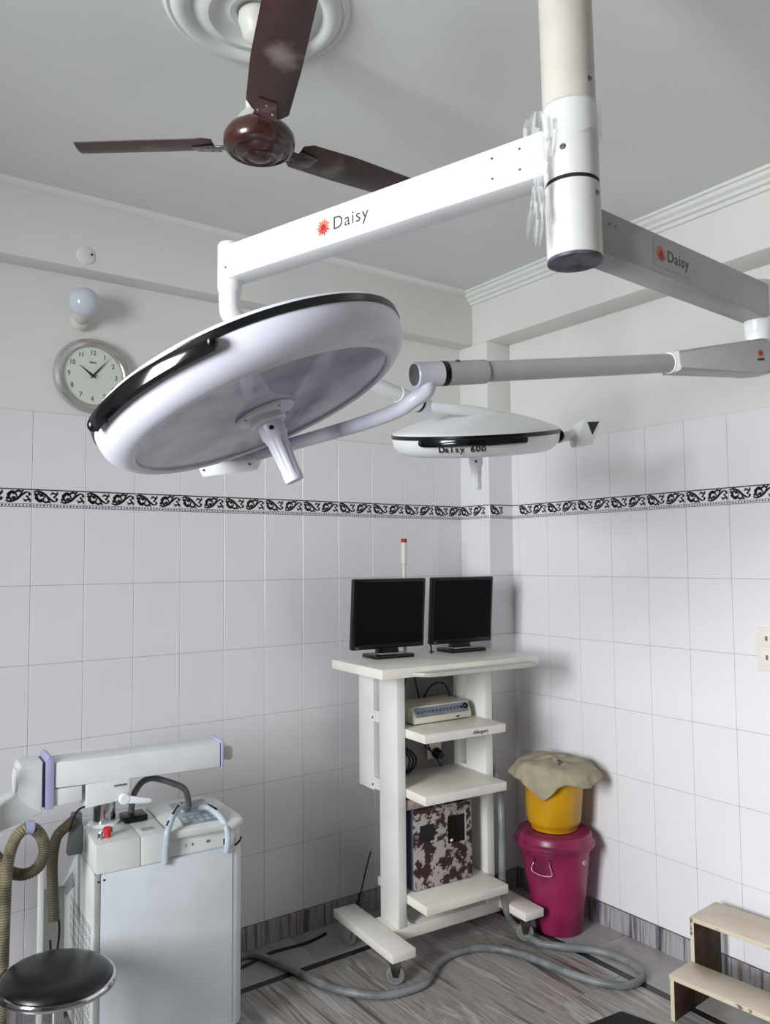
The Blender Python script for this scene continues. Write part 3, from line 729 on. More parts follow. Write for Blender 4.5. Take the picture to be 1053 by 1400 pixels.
# ================================================================== things on the left wall
ck = thing('wall_clock', 'round silver-rimmed wall clock with pale face, partly behind the near lamp', 'clock', (-2.151, -.0, 2.458))
MC = frame((-2.151, 0, 2.458), (0, -1, 0), (1, 0, 0))
B().lathe([(0, .001), (.140, .001), (.150, .008), (.153, .022), (.148, .036), (.136, .042), (.124, .038), (.117, .030), (.115, .024), (0, .024)], M=MC, seg=72).build('clock_case', CLKR, ck)
fc = B().lathe([(0, .0255), (.1155, .0255), (.1155, .022), (0, .022)], M=MC, seg=64).build('dial', CLKF, ck)
NUM_INK = mat('numeral_ink', (.25, .27, .26), .5)
for i in range(1, 13):
    a = PI/2-i*PI/6
    text_bm(str(i), .028, MC @ Matrix.Translation((math.cos(a)*.093, math.sin(a)*.093, .0262)), extrude=.0003, xs=.85).build('numeral', NUM_INK, fc)
text_bm('Ajanta', .011, MC @ Matrix.Translation((0, .055, .0262)), extrude=.0003, bold=.0002).build('lettering', mat('dial_ink', (.35, .37, .36), .5), fc)
def hand(L_, wd, ang, z, name):
    M = MC @ Matrix.Rotation(ang, 4, 'Z'); b = B(); b.prism([(-.015, -wd*.4), (L_*.15, -wd), (L_, 0), (L_*.15, wd), (-.015, wd*.4)], z, z+.0012, M=M); b.build(name, INK, ck)
hand(.068, .0040, math.radians(144), .0275, 'hour_hand'); hand(.098, .0032, math.radians(50), .0290, 'minute_hand'); hand(.030, .0012, math.radians(2), .0305, 'second_hand')
B().lathe([(0, .032), (.004, .032), (.004, .0255)], M=MC, seg=16).build('pin', INK, ck)

gl = thing('globe_lamp', 'small white glass globe lamp on the left wall above the clock', 'wall lamp', (-2.20, 0, 2.70))
B().cyl((-2.200, -.001, 2.672), (-2.200, -.03, 2.682), .038, .034, seg=32, bev=.004).build('wall_base', PVC, gl)
B().cyl((-2.200, -.02, 2.680), (-2.203, -.062, 2.705), .030, .034, seg=32, bev=.003).build('holder', PVC, gl)
B().sphere((-2.204, -.085, 2.734), .0585, seg=40).build('glass_globe', GLOBE, gl)
rc = thing('round_cover', 'round white blank cover on the left beam above the globe lamp', 'outlet cover', (-2.207, -.11, 2.915))
B().lathe([(0, .006), (.030, .006), (.036, .002), (.037, 0), (0, 0)], M=frame((-2.207, -.1105, 2.915), (0, -1, 0)), seg=40).build('cover_plate', PAINT, rc)
B().lathe([(0, .008), (.0045, .008), (.005, .0055)], M=frame((-2.186, -.1105, 2.922), (0, -1, 0)), seg=14).build('screw', INK, rc)

sw = thing('switch_plate', 'cream electrical switch plate at the right edge of the tiled wall', 'switch', (-T, -1.66, 1.345))
B().box(-T-.012, -T, -1.76, -1.576, 1.259, 1.429, bev=.003).build('plate', PLATE, sw)
for zc, nm in ((1.385, 'I'), (1.312, 'I')):
    for k in range(3):
        yc = -1.622-.05*k; s_ = B().box(-T-.0165, -T-.011, yc-.021, yc+.021, zc-.030, zc+.030, bev=.002).build('rocker', PLATE, sw)
        B().box(-T-.0172, -T-.0160, yc-.004, yc+.006, zc-.008, zc+.010, bev=.0004).build('mark', GREYINK, s_)

# ================================================================== equipment trolley (local x along its width, y towards the back)
TYRE = mat('pale_tyre', (.52, .51, .47), .6)
ct = thing('equipment_trolley', 'tall cream laminate equipment trolley on castors carrying two monitors', 'trolley', (-.7514, -.6766, 0), -.0713)
def L(b, name, mt, parent=None): return b.build(name, mt, parent if parent is not None else ct, world=False)
L(B().box(-.421, .421, -.005, .431, 1.220, 1.260, bev=.0025), 'table_top', IVORY)
lipp = [(-.275, .02), (-.268, -.030), (-.235, -.066), (-.19, -.075), (.31, -.075), (.352, -.060), (.368, -.030), (.37, .02)]
L(B().prism(lipp, 1.2235, 1.2405, bev=.003), 'front_lip', mat('lip_board', (.74, .74, .70), .35, var=.05))
for sx in (-1, 1):
    a, b_ = sorted((sx*.260, sx*.219))
    L(B().box(a, b_, .141, .289, .150, 1.22, bev=.002), 'side_post', IVORYS)
    L(B().box(a-.001, b_+.001, .289, .339, .985, 1.035), 'post_spacer', IVORYS)
    L(B().box(a-.001, b_+.001, .289, .339, .690, .740), 'post_spacer', IVORYS)
    q = L(B().box(a, b_, .339, .470, .680, 1.22, bev=.002), 'rear_side_panel', IVORYS)
for z in (.977, .724, .282):
    L(B().box(-.216, .217, -.005, .385, z-.037, z, bev=.002), 'shelf', IVORY)
L(B().box(-.219, .219, .385, .400, .70, 1.22), 'back_panel', GREYP)
L(B().box(-.216, .217, .150, .185, .628, .672, bev=.004), 'cross_rail', PINKCL)
L(B().box(-.295, .290, .143, .290, .100, .150, bev=.002), 'base_beam', IVORY)
L(B().prism([(-.219, .150), (-.219, .20), (-.214, .175), (-.195, .158), (-.165, .150)], .143, .289, axis='Y'), 'post_flare', IVORYS)
for x0, x1 in ((-.403, -.292), (.285, .392)):
    L(B().box(x0, x1, -.036, .462, .117, .153, bev=.0025), 'foot', IVORY)
    for yy in (.03, .42):
        xc = (x0+x1)/2
        c = L(B().box(xc-.028, xc+.028, yy-.028, yy+.028, .108, .117).cyl((xc, yy, .075), (xc, yy, .11), .018, seg=16), 'castor_mount', STEEL)
        b = B()
        MF_ = Matrix.Translation((xc, yy, 0)) @ Matrix.Rotation(math.atan2(-.78, -.62), 4, 'Z')
        for s_ in (-1, 1): b.prism([(-.024, .094), (.024, .094), (.010, .034), (-.010, .034)], s_*.018-.002, s_*.018+.002, axis='X', M=MF_)
        b.box(-.020, .020, -.024, .024, .088, .095, M=MF_)
        L(b, 'castor_fork', STEEL, c)
        wx = Vector((-.62, -.78, 0))
        wh_ = L(B().lathe([(.027, -.013), (.035, -.012), (.0385, -.006), (.0385, .006), (.035, .012), (.027, .013)], M=frame((xc, yy, .0388), wx), seg=36, closed=True), 'castor_tyre', TYRE, c)
        L(B().lathe([(0, -.011), (.012, -.014), (.027, -.010), (.027, .010), (.012, .014), (0, .011)], M=frame((xc, yy, .0388), wx), seg=28), 'castor_hub', GREYP, c)
L(text_bm('Allengers', .022, frame((.075, -.0052, .958), (0, -1, 0), (1, 0, 0)), extrude=.0003, shear=.3, bold=.0003), 'lettering', INK)
for z in (.705, 1.0): 
    for yy in (.31,): L(B().cyl((-.2605, .345, z), (-.2625, .345, z), .005, seg=12), 'screw', STEEL)
# socket on the back panel
so = thing('wall_socket', 'white power socket with a black plug on the trolley back panel', 'socket', (-.62, -.32, .80), -.0713)
def W_(x, y, z):  # trolley local -> world
    c, s_ = math.cos(-.0713), math.sin(-.0713); return Vector((-.7514+x*c-y*s_, -.6766+x*s_+y*c, z))
MT = Matrix.Translation((-.7514, -.6766, 0)) @ Matrix.Rotation(-.0713, 4, 'Z')
B().box(.055, .135, .372, .385, .765, .845, bev=.003, M=MT).build('plate', PLATE, so)
B().cyl(W_(.105, .372, .790), W_(.105, .33, .785), .026, .018, seg=20).build('plug', BLK, so)
def cable(label, pts, r=.004, mt=CABLE, name='cable', grp=None, cat='cable', rf=None):
    o = B().tube(pts, r, seg=8, sub=6).build(name, mt); tag(o, label, cat, grp); return o
g_ = 'black cables hanging behind the trolley shelves'
cable('black cable hanging in the top bay behind the control box, leftmost', [W_(-.14, .36, 1.22), W_(-.15, .35, 1.15), W_(-.165, .35, 1.07), W_(-.17, .34, .985)], .004, name='power_cable')
cable('black cable curving down into the top bay of the trolley', [W_(-.075, .36, 1.22), W_(-.078, .35, 1.17), W_(-.09, .35, 1.11), W_(-.115, .34, 1.06)], .0045, name='power_cable')
cable('black cable falling straight behind the control box from the table top', [W_(-.045, .36, 1.22), W_(-.025, .35, 1.14), W_(-.005, .35, 1.06)], .0045, name='power_cable')
cable('thin black cable looping out of the back of the control box to the right', [W_(.03, .375, 1.03), W_(.05, .36, 1.09), W_(.09, .35, 1.12), W_(.135, .34, 1.115), W_(.155, .33, 1.07), W_(.155, .33, 1.05)], .004, name='power_cable')
cable('black cable running to the plug in the middle bay of the trolley', [W_(-.02, .36, .94), W_(.0, .35, .88), W_(.03, .345, .83), W_(.075, .335, .80), W_(.10, .33, .787)], .0045, name='power_cable')
cable('thin cable hanging beside the plug cable in the middle bay', [W_(.02, .365, .94), W_(.04, .36, .86), W_(.07, .36, .80), W_(.10, .355, .76), W_(.12, .35, .728)], .003, name='power_cable')
for i, (lb, dx) in enumerate((('leftmost black cable loop in the middle bay behind the left post', 0), ('second black cable loop from the left in the middle bay', .03), ('widest black cable loop lying on the middle shelf', .06))):
    cable(lb, [W_(-.19+dx*.8, .36, .94), W_(-.18+dx, .355, .87), W_(-.20+dx*.6, .35, .80), W_(-.18+dx*.5, .33, .742), W_(-.12+dx*.5, .31, .735+.002*i), W_(-.08+dx*.6, .32, .79), W_(-.11+dx*.4, .35, .84), W_(-.18, .36, .85-.01*i)], .0045, name='power_cable')
cable('dark cable bundle hanging behind the right post of the trolley', [W_(.262, .40, 1.10), W_(.285, .37, 1.03), W_(.300, .35, .95), W_(.300, .34, .88), W_(.285, .34, .80), W_(.28, .35, .74)], .010, name='power_cable')
cable('pale twisted cord hanging beside the right post of the trolley', [W_(.275, .36, .86), W_(.29, .34, .84), W_(.315, .32, .78), W_(.325, .31, .70), W_(.33, .31, .66)], .006, mat('pale_cord', (.55, .50, .45), .7), name='cord')
cable('thin black cord slanting down behind the left post of the trolley', [W_(-.225, .43, .38), W_(-.245, .44, .30), W_(-.268, .45, .20), W_(-.288, .47, .12)], .0035, name='power_cable')

# white tube with a red cap behind the monitors
pt = thing('tube_pole', 'slim white plastic tube with a red cap standing behind the left monitor', 'pole', tuple(W_(-.020, .446, .90)))
p0 = W_(-.020, .444, 0)
b = B().cyl(p0+Vector((0, 0, .90)), p0+Vector((0, 0, 1.683)), .0095, seg=20); b.build('lower_tube', PVC, pt)
B().cyl(p0+Vector((0, 0, 1.683)), p0+Vector((0, 0, 1.79)), .0135, seg=20, bev=.002).build('upper_tube', PVC, pt)
B().cyl(p0+Vector((0, 0, 1.786)), p0+Vector((0, 0, 1.806)), .0140, seg=20, bev=.002).build('cap', mat('red_cap', (.62, .16, .14), .5), pt)
B().box(-.035, -.005, .431, .437, .89, .93, M=MT).build('clip', STEEL, pt)

# monitors
def monitor(name, label, uc, vc, wdt, ub, yb):
    t = thing(name, label, 'monitor', tuple(W_(ub, yb, 1.260)), -.0713, None)
    ty = -vc; M = MT @ Matrix.Translation((uc, ty, 1.46)) @ Matrix.Rotation(math.radians(4.5), 4, 'X')
    h = wdt/2
    B().box(-h, h, -.010, .020, -.158, .160, bev=.006, M=M).build('case', BLK, t)
    sc_ = B().box(-h+.014, h-.014, -.0112, -.0095, -.136, .146, M=M).build('screen', SCREEN, t)
    B().prism([(-.13, -.11), (.13, -.11), (.11, .11), (-.11, .11)], .018, .045, M=M @ Matrix.Rotation(0, 4, 'X'), axis='Y', bev=.006).build('rear_housing', BLK, t)
    B().box(-h+.016, -h+.036, -.0108, -.0098, -.150, -.1455, M=M).build('badge', GREYINK, t)
    B().box(h-.018, h-.010, -.0108, -.0098, .142, .1455, M=M).build('badge', GREYINK, t)
    B().prism([(-.045, 1.345), (.045, 1.345), (.060, 1.270), (-.060, 1.270)], yb-.005, yb+.025, M=MT @ Matrix.Translation((ub, 0, 0)), axis='Y', bev=.004).build('neck', BLK, t)
    b = B(); b.prism([(-.105, -.055), (-.095, -.075), (.095, -.075), (.105, -.055), (.105, .055), (.09, .072), (-.09, .072), (-.105, .055)], 1.2602, 1.276, M=MT @ Matrix.Translation((ub, yb, 0)), bev=.004)
    ba = b.build('base', BLK, t)
    B().box(-.060, .090, -.040, .055, 1.2765, 1.2785, bev=.0008, M=MT @ Matrix.Translation((ub, yb, 0))).build('base_plate', mat('silver_plate', (.66, .67, .70), .3), ba)
    return t
monitor('monitor', 'left black flat monitor on the trolley top, in front of the red-capped tube', -.176, -.335, .386, -.160, .372)
monitor('monitor', 'right black flat monitor on the trolley top, nearer the corner pillar', .238, -.335, .366, .258, .372)
cable('short black lead under the left edge of the right monitor', [W_(.068, .36, 1.305), W_(.072, .355, 1.285), W_(.070, .36, 1.266), W_(.10, .38, 1.266)], .004, name='power_cable')

# control box on the upper shelf
dv = thing('control_box', 'ivory control unit with a sloping row of buttons on the upper trolley shelf', 'control unit', tuple(W_(.02, .29, .977)), -.0713)
MD = MT @ Matrix.Translation((.020, 0, 0)) @ Matrix.Rotation(.045, 4, 'Z')
pr2 = [(.180, .983), (.180, 1.004), (.205, 1.052), (.37, 1.056), (.37, .983)]
B().prism(pr2, -.163, .163, M=MD, bev=.003, axis='X').build('housing', DEVW, dv)
sl = frame(MD @ Vector((0, .1925, 1.028)), MD.to_3x3() @ Vector((0, -.048, .025)), MD.to_3x3() @ Vector((1, 0, 0)))
pn = B().box(-.150, .150, -.0215, .0215, .0, .0016, M=sl).build('button_panel', DEVP, dv)
for i in range(13):
    B().box(-.139+i*.0205, -.1285+i*.0205, -.006, .007, .0014, .0040, bev=.0008, M=sl).build('button', BLUEG if i < 12 else BLK, pn)
B().cyl(sl @ Vector((.136, .004, .001)), sl @ Vector((.136, .004, .014)), .0135, .012, seg=20, bev=.002).build('dial_knob', BLK, dv)
B().box(.075, .092, .1785, .1805, .990, .996, M=MD).build('switch', BLK, dv)
for x in (-.14, .14):
    for yy in (.20, .35): B().cyl(MD @ Vector((x, yy, .977)), MD @ Vector((x, yy, .984)), .009, seg=12).build('foot', BLK, dv)

# rusty supply box on the bottom shelf
rb = thing('supply_box', 'metal supply box with peeling paint and rust on the bottom trolley shelf', 'power supply', tuple(W_(-.02, .27, .282)), -.0713)
bxm = B().box(-.177, .133, .150, .375, .286, .622, bev=.002, M=MT)
o = bxm.build('case', [RUST, BLUEG], rb)
for f in o.data.polygons:
    if f.normal.x < -.9: f.material_index = 1
b = B(); b.box(-.178, .134, .1440, .1500, .285, .623, bev=.001, M=MT); b.build('front_panel', RUST, rb)
def fpx(fx, fz): return -.177+.31*fx, .622-.336*fz
x0, z1 = fpx(.10, .20); x1, z0 = fpx(.34, .41)
B().box(x0, x1, .1428, .1442, z0, z1, M=MT).build('meter_window', mat('dark_meter', (.12, .10, .115), .35), rb)
x0, z1 = fpx(.58, .155); x1, z0 = fpx(.875, .50)
wv = B().box(x0, x1, .1425, .1442, z0, z1, M=MT).build('display_window', mat('black_display', (.02, .02, .025), .15), rb)
B().box(x1, x1+.007, .1420, .1442, z0, z1+.012, M=MT).build('window_edge', mat('pale_edge', (.72, .70, .74), .4), rb)
B().sphere(W_(x0+.018, .142, z0+.012), .0075, sc=(1.2, .4, .8), seg=12).build('indicator_lamp', WHITEP, wv)
for x, yy in ((-.15, .18), (.11, .18), (-.15, .34), (.11, .34)): B().cyl(W_(x, yy, .282), W_(x, yy, .287), .012, seg=12).build('foot', BLK, rb)

# ================================================================== bins and bucket
BX, BY = -.208, -.668
def TB(z=0): return Matrix.Translation((BX, BY, z))
bn = thing('lidded_bin', 'tall magenta plastic bin with lid standing between trolley and right wall', 'bin', (BX, BY, 0))
b = B(); seg = 64; rings = []
for z, r in [(0, .100), (.004, .106), (.02, .109), (.36, .158), (.372, .160), (.376, .168), (.400, .170), (.402, .155)]:
    rings.append([b.bm.verts.new((BX+.006*(1-z/.4)*2+math.cos(2*PI*i/seg)*r*(1+(.012 if (i % 8 in (0,)) and .02 < z < .37 else 0)), BY-.008*(1-z/.4)+math.sin(2*PI*i/seg)*r*(1+(.012 if (i % 8 in (0,)) and .02 < z < .37 else 0)), z)) for i in range(seg)])
for A, C_ in zip(rings, rings[1:]):
    for i in range(seg): b.bm.faces.new((A[i], A[(i+1) % seg], C_[(i+1) % seg], C_[i])).smooth = True
b.bm.faces.new(rings[0][::-1])
b.build('bin_body', MAG, bn)
B().lathe([(.160, .392), (.183, .392), (.186, .400), (.185, .410), (.176, .415), (.172, .424), (.170, .440), (.163, .449), (.140, .453), (.02, .454), (0, .454)], M=TB(), seg=64).build('lid', MAG, bn)
hd_ = math.atan2(CAM.y-BY, CAM.x-BX)
def bp(a, z, r): return Vector((BX+r*math.cos(hd_+a), BY+r*math.sin(hd_+a), z))
# seen from the camera, smaller a is to the left
B().tube([bp(-.62, .345, .158), bp(-.62, .333, .166), bp(-.66, .312, .170), bp(-.60, .300, .172), bp(-.35, .292, .172), bp(-.12, .294, .172), bp(-.08, .306, .170), bp(-.14, .335, .166), bp(-.14, .350, .158)], .0022, seg=8).build('wire_handle', mat('pinkish_wire', (.80, .60, .66), .35, metal=.3), bn)
for a in (-.62, -.14): B().cyl(bp(a, .348, .150), bp(a, .348, .166), .007, seg=14).build('handle_lug', MAG, bn)
B().cyl(bp(.95, .335, .150), bp(.95, .335, .1625), .011, seg=18).build('round_stud', mat('pale_stud', (.72, .62, .68), .4), bn)
yb = thing('bucket', 'yellow plastic bucket on the magenta bin, mouth covered with a cloth', 'bucket', (BX-.003, BY, .454))
b = B().lathe([(0, .4545), (.098, .4545), (.104, .458), (.106, .470), (.108, .474), (.118, .484), (.124, .50), (.142, .716), (.150, .718), (.154, .726), (.152, .736), (.140, .738), (.138, .70), (.114, .49), (0, .485)], M=TB(), seg=72).build('bucket_body', YEL, yb)
b = B()
for i in range(24):
    a = i*2*PI/24; b.cyl((BX+.1225*math.cos(a), BY+.1225*math.sin(a), .50), (BX+.1405*math.cos(a), BY+.1405*math.sin(a), .715), .0016, seg=6)
o = b.build('ribs', YEL, yb); o['kind'] = 'stuff'
# draped cloth
cl = B(); N1, N2 = 26, 96
def drape(a, f):
    """f 0 centre .. 1 hem; a angle measured from the camera direction (positive = to the right seen from camera)"""
    aa = a
    def bump(c, w_): d = math.atan2(math.sin(aa-c), math.cos(aa-c)); return math.exp(-(d/w_)**2)
    hang = .030+.092*bump(-.30, .34)+.030*bump(.75, .40)+.012*bump(-1.2, .5)+.015*bump(2.6, .8)
    Lr = .180+.022*bump(1.3, .6)-.028*bump(-.30, .40); tot = Lr+hang; s = f*tot
    cr = .0055*math.sin(aa*3+s*25)+.0040*math.sin(aa*7-s*38+1)
    if s < Lr:
        r = s; z = .757+.020*(1-(s/Lr)**2)+cr*.8-.020*max(0, (s-.156)/max(.01, Lr-.156))**1.3
    else:
        t = (s-Lr); flare = .34+.25*bump(1.35, .7)+.20*bump(-1.5, .5)-.30*bump(-.30, .38)
        r = Lr+t*flare+(.006*math.sin(aa*9+2)+.004*math.sin(aa*17+1)+.009*bump(.22, .09)-.010*bump(.10, .07))*min(1, t/.02); z = .737-t*(1.0-.3*max(0, flare-.3))+cr*.6
    return r, z
rings = []
cv = cl.bm.verts.new((BX, BY, .780))
for j in range(1, N1+1):
    R_ = []
    for i in range(N2):
        a = 2*PI*i/N2; r, z = drape(a, j/N1); x = BX+r*math.cos(hd_+a); y_ = BY+r*math.sin(hd_+a); x = min(x, -.016)
        R_.append(cl.bm.verts.new((x, y_, z)))
    rings.append(R_)
for i in range(N2): cl.bm.faces.new((cv, rings[0][i], rings[0][(i+1) % N2])).smooth = True
for A, C_ in zip(rings, rings[1:]):
    for i in range(N2): cl.bm.faces.new((A[i], C_[i], C_[(i+1) % N2], A[(i+1) % N2])).smooth = True
o = cl.build('cloth', CLOTH, ang=70); tag(o, 'crumpled beige cloth draped over the top of the yellow bucket', 'cloth')
md = o.modifiers.new('thick', 'SOLIDIFY'); md.thickness = .002; md.offset = 1
b = B(); random.seed(4)
for k in range(9):
    a = .30+.02*random.random(); p = Vector((BX+.105*math.cos(hd_+a), BY+.105*math.sin(hd_+a), .779))
    q = p+Vector((random.uniform(-.02, .02), random.uniform(-.02, .02), random.uniform(-.012, .008))); b.tube([p+Vector((0, 0, .002)), (p+q)/2+Vector((0, 0, .006)), q], .0018, seg=5, sub=3)
bt = b.build('blue_thread_knot', BLUE, o); bt['kind'] = 'stuff'

# ================================================================== step stool (right)
ss = thing('step_stool', 'cream two-step wooden footstool with worn edges against the right wall', 'step stool', (-.4332, -1.4308, 0), -1.49)
LN = .40; TT = .0160
def S_(b, name, mt, parent=ss): return b.build(name, mt, parent, world=False)
for x0 in (0, LN-TT):
    o = S_(B().box(x0, x0+TT, .004, .155, 0, .1637-TT, bev=.001), 'lower_side_board', [WOODI, WOODE]);
    o2 = S_(B().box(x0, x0+TT, .1555, .3595, 0, .3277-TT, bev=.001), 'upper_side_board', [WOODI, WOODE])
    for ob in (o, o2):
        for f in ob.data.polygons:
            if abs(f.normal.y) > .7 or f.normal.x*(1 if x0 else -1) > .7: f.material_index = 1
S_(B().box(-.002, LN+.002, 0, .1555, .1637-TT, .1617, bev=.001), 'lower_tread', WOODE)
S_(B().box(-.002, LN+.002, 0, .1545, .1618, .1641, bev=.0005), 'lower_tread_laminate', WOODT)
S_(B().box(-.002, LN+.002, .1550, .3595, .3277-TT, .3257, bev=.001), 'upper_tread', WOODE)
S_(B().box(-.002, LN+.002, .1550, .3595, .3258, .3281, bev=.0005), 'upper_tread_laminate', WOODT)

# ================================================================== mat and floor hose
o = B().prism([(-.535, -1.29), (-.70, -1.272), (-1.6, -2.1), (-1.2, -2.6), (-.50, -1.42)], .0, .006, bev=.001).build('floor_mat', MAT_); tag(o, 'corner of a black rubber mat at the bottom edge of the floor', 'mat')
hz = .016
hp = [(-1.66, -.10, hz), (-1.48, -.078, hz), (-1.414, -.218, hz), (-1.37, -.40, hz), (-1.33, -.53, hz), (-1.255, -.64, hz), (-1.18, -.695, hz), (-1.099, -.717, hz), (-1.02, -.715, hz), (-.96, -.68, hz), (-.88, -.625, hz), (-.80, -.60, hz), (-.70, -.605, hz),
      (-.624, -.64, hz), (-.56, -.72, hz), (-.525, -.84, hz), (-.50, -.98, hz), (-.455, -1.12, hz), (-.385, -1.20, hz), (-.30, -1.205, hz), (-.245, -1.16, hz), (-.225, -1.07, hz), (-.25, -.96, hz), (-.31, -.88, hz), (-.365, -.815, hz+.002),
      (-.404, -.735, hz)]
hp += [tuple(W_(*p)) for p in ((.335, .075, .040), (.285, .085, .11), (.262, .085, .20), (.245, .07, .33), (.247, .07, .45), (.262, .09, .56), (.285, .14, .68), (.29, .25, .80), (.285, .33, .86))]
o = B().tube(hp, .0155, seg=14, sub=6).build('floor_hose', HOSEG); tag(o, 'long grey hose winding over the floor in loops to the trolley', 'hose')
cable('thin black cable on the floor between the machine and the grey hose', [(-1.66, -.16, .006), (-1.50, -.13, .006), (-1.38, -.10, .006), (-1.22, -.115, .006), (-1.10, -.09, .006)], .006, name='floor_cable')

# ================================================================== machine on the left
SC = .959
mc = thing('medical_machine', 'large pale grey hospital machine cabinet with a jointed arm on top', 'medical machine', (-2.2785, -.5953, .0699), -.06)
MS = Matrix.Diagonal((SC, SC, SC, 1))
def Q(b, name, mt, parent=mc, **k): return b.build(name, mt, parent, world=False, M=MS, **k)
LM, DM, HM, HT = .538, .32, .648, .746
DB = .575
def rrect(x0, x1, y0, y1, r, n=6):
    P = []
    for cx, cy, a0 in ((x1-r, y0+r, -PI/2), (x1-r, y1-r, 0), (x0+.01, y1-.01, PI/2), (x0+.004, y0+.004, PI)):
        rr = r if cx > (x0+x1)/2 else (.01 if cy > (y0+y1)/2 else .004)
        for i in range(n+1): a = a0+PI/2*i/n; P.append((cx+rr*math.cos(a), cy+rr*math.sin(a)))
    return P
Q(B().prism(rrect(.016, LM, .004, DM-.02, .045), 0, HM-.002, bev=.012), 'cabinet', MACH)
Q(B().prism([(DM-.03, 0), (DB, 0), (DB, .425), (DM-.03, HM-.003)], .018, LM-.06, axis='X', bev=.004), 'rear_housing', MACHT)
Q(B().box(.018, LM-.05, -.0005, .004, .02, HM-.004, bev=.001), 'front_panel', MACH)
Q(B().box(0, .0155, .0, .03, 0, HM-.002, bev=.001), 'corner_strip', MACHT)
b = B()
b.prism([(0.0, 0.0), (DB, 0.0), (DB, .425), (DM-.03, HM-.002), (0, HM-.002)], 0.0, .0155, axis='X', bev=.001)
lp = Q(b, 'left_panel', MACHT)
# ventilation grilles on the left panel: rows of slots
for zb_, nr in ((.290, 5), (.045, 5)):
    g = B()
    for i in range(14):
        for j in range(nr): g.box(-.0008, .0006, .07+i*.025, .078+i*.025, zb_+j*.034, zb_+.025+j*.034)
    o = Q(g, 'vent_slots', mat('vent_dark', (.50, .52, .54), .6), lp); o['kind'] = 'stuff'
Q(B().prism([(.34, .50), (.50, .41), (.53, .445), (.37, .545)], -.0008, .0002, axis='X'), 'data_label', mat('printed_label', (.60, .62, .65), .5, var=.4, scale=120), lp)
for yy in (.008, ): Q(B().cyl((.010, -.001, HM-.025), (.010, .002, HM-.025), .0035, seg=12), 'screw', INK)
Q(B().cyl((.028, -.002, HM-.022), (.028, .002, HM-.022), .0035, seg=12), 'screw', INK)
# top covers
ltop = Q(B().prism([(0, HM), (0, HT), (.24, HT+.010), (DM-.02, HT+.006), (DM, HM)], 0, .150, axis='X', bev=.003), 'top_cover', MACHT); tag(ltop, 'left top cover holding the red button')
b = B(); b.prism([(0, HM), (.0, HT), (.24, HT+.010), (DM-.02, HT+.006), (DM, HM)], .152, .245, axis='X', bev=.003)
Q(b, 'top_cover', MACHT)
rc_ = Q(B().prism(rrect(.247, LM, .020, DM, .045), HM, HT-.012, bev=.008), 'console_base', MACHT)
MP = Matrix.Translation((.39, .165, HT-.010)) @ Matrix.Rotation(math.radians(5), 4, 'X')
cs = Q(B().prism([(-.14, -.16), (.10, -.175), (.145, -.15), (.15, -.11), (.125, .09), (.07, .145), (-.09, .15), (-.14, .13)], -.01, .018, M=MP, bev=.007), 'console_top', MACHT)
Q(B().prism([(-.075, -.125), (.085, -.13), (.075, .10), (-.06, .10)], .0175, .0195, M=MP), 'membrane_panel', PANELC, cs)
Q(B().box(-.02, .055, -.02, .06, .0195, .0203, M=MP), 'display', mat('grey_display', (.47, .51, .57), .2), cs)
k_ = B()
for i in range(5):
    for j in range(2): k_.box(-.06+i*.027, -.042+i*.027, -.105+j*.03, -.087+j*.03, .0195, .0212, bev=.001, M=MP)
o = Q(k_, 'membrane_keys', mat('key_grey', (.74, .76, .77), .4), cs); o['kind'] = 'stuff'
for i, x in enumerate((.315, .340, .395, .403)): Q(B().box(x, x+.006, .0185, .0205, .675, .684), 'indicator', GREYINK if i else LILAC)
Q(B().box(.17, .215, .05, .10, HT+.0005, HT+.0035, M=Matrix.Identity(4)), 'printed_label', mat('label_grey', (.68, .69, .69), .5, var=.25, scale=160))
# key block and red button
Q(B().cyl((.051, .057, HT), (.051, .057, HT+.018), .011, seg=20).cyl((.051, .057, HT+.018), (.051, .057, HT+.036), .0175, .0165, seg=28, bev=.003), 'emergency_button', RED)
Q(B().cyl((.026, .055, HT), (.026, .055, HT+.022), .009, seg=18, bev=.002), 'key_switch', CHROME)
Q(B().box(.074, .115, .055, .085, HT+.0002, HT+.0022), 'printed_label', mat('label_dark', (.55, .55, .55), .5, var=.5, scale=160))
# grey tube handles
hl = Q(B().tube([(.236, -.006, .640), (.236, -.010, .68), (.238, -.012, .730), (.248, -.004, .765), (.275, .030, .792), (.315, .085, .800), (.345, .14, .785), (.355, .16, .762)], .0118, seg=16), 'handle', HANDLE); tag(hl, 'left tubular handle with chipped black patches')
hr = Q(B().tube([(.464, -.006, .636), (.465, -.012, .67), (.466, -.010, .705), (.458, .012, .742), (.442, .050, .768), (.430, .10, .775), (.42, .15, .762)], .0118, seg=16), 'handle', HANDLE); tag(hr, 'right tubular handle with chipped black patches')
for pts in ([(.268, .018, .799), (.288, .045, .806), (.306, .070, .811)], [(.240, -.008, .770), (.250, .002, .783)], [(.322, .092, .809), (.336, .120, .803)]):
    Q(B().tube(pts, .0045, seg=8, sub=3), 'chipped_patch', INK, hl)
for pts in ([(.444, .045, .779), (.436, .07, .784), (.430, .10, .785)], [(.454, -.008, .665), (.454, -.008, .685)]): Q(B().tube(pts, .0045, seg=8, sub=3), 'chipped_patch', INK, hr)
Q(B().tube([(.500, .004, .650), (.520, .008, .662), (.531, .022, .670)], .0035, seg=8, sub=4), 'clip', INK)
# grey cable arch behind and black cable
Q(B().tube([(.168, .20, .770), (.174, .20, .822), (.187, .20, .856), (.215, .20, .884), (.257, .20, .887), (.334, .20, .854), (.373, .20, .827), (.388, .205, .782), (.390, .21, .735)], .0115, seg=14), 'cable_arch', HOSED)
Q(B().box(.13, .215, .14, .22, HT+.010, HT+.032, bev=.004), 'cable_box', BLK)
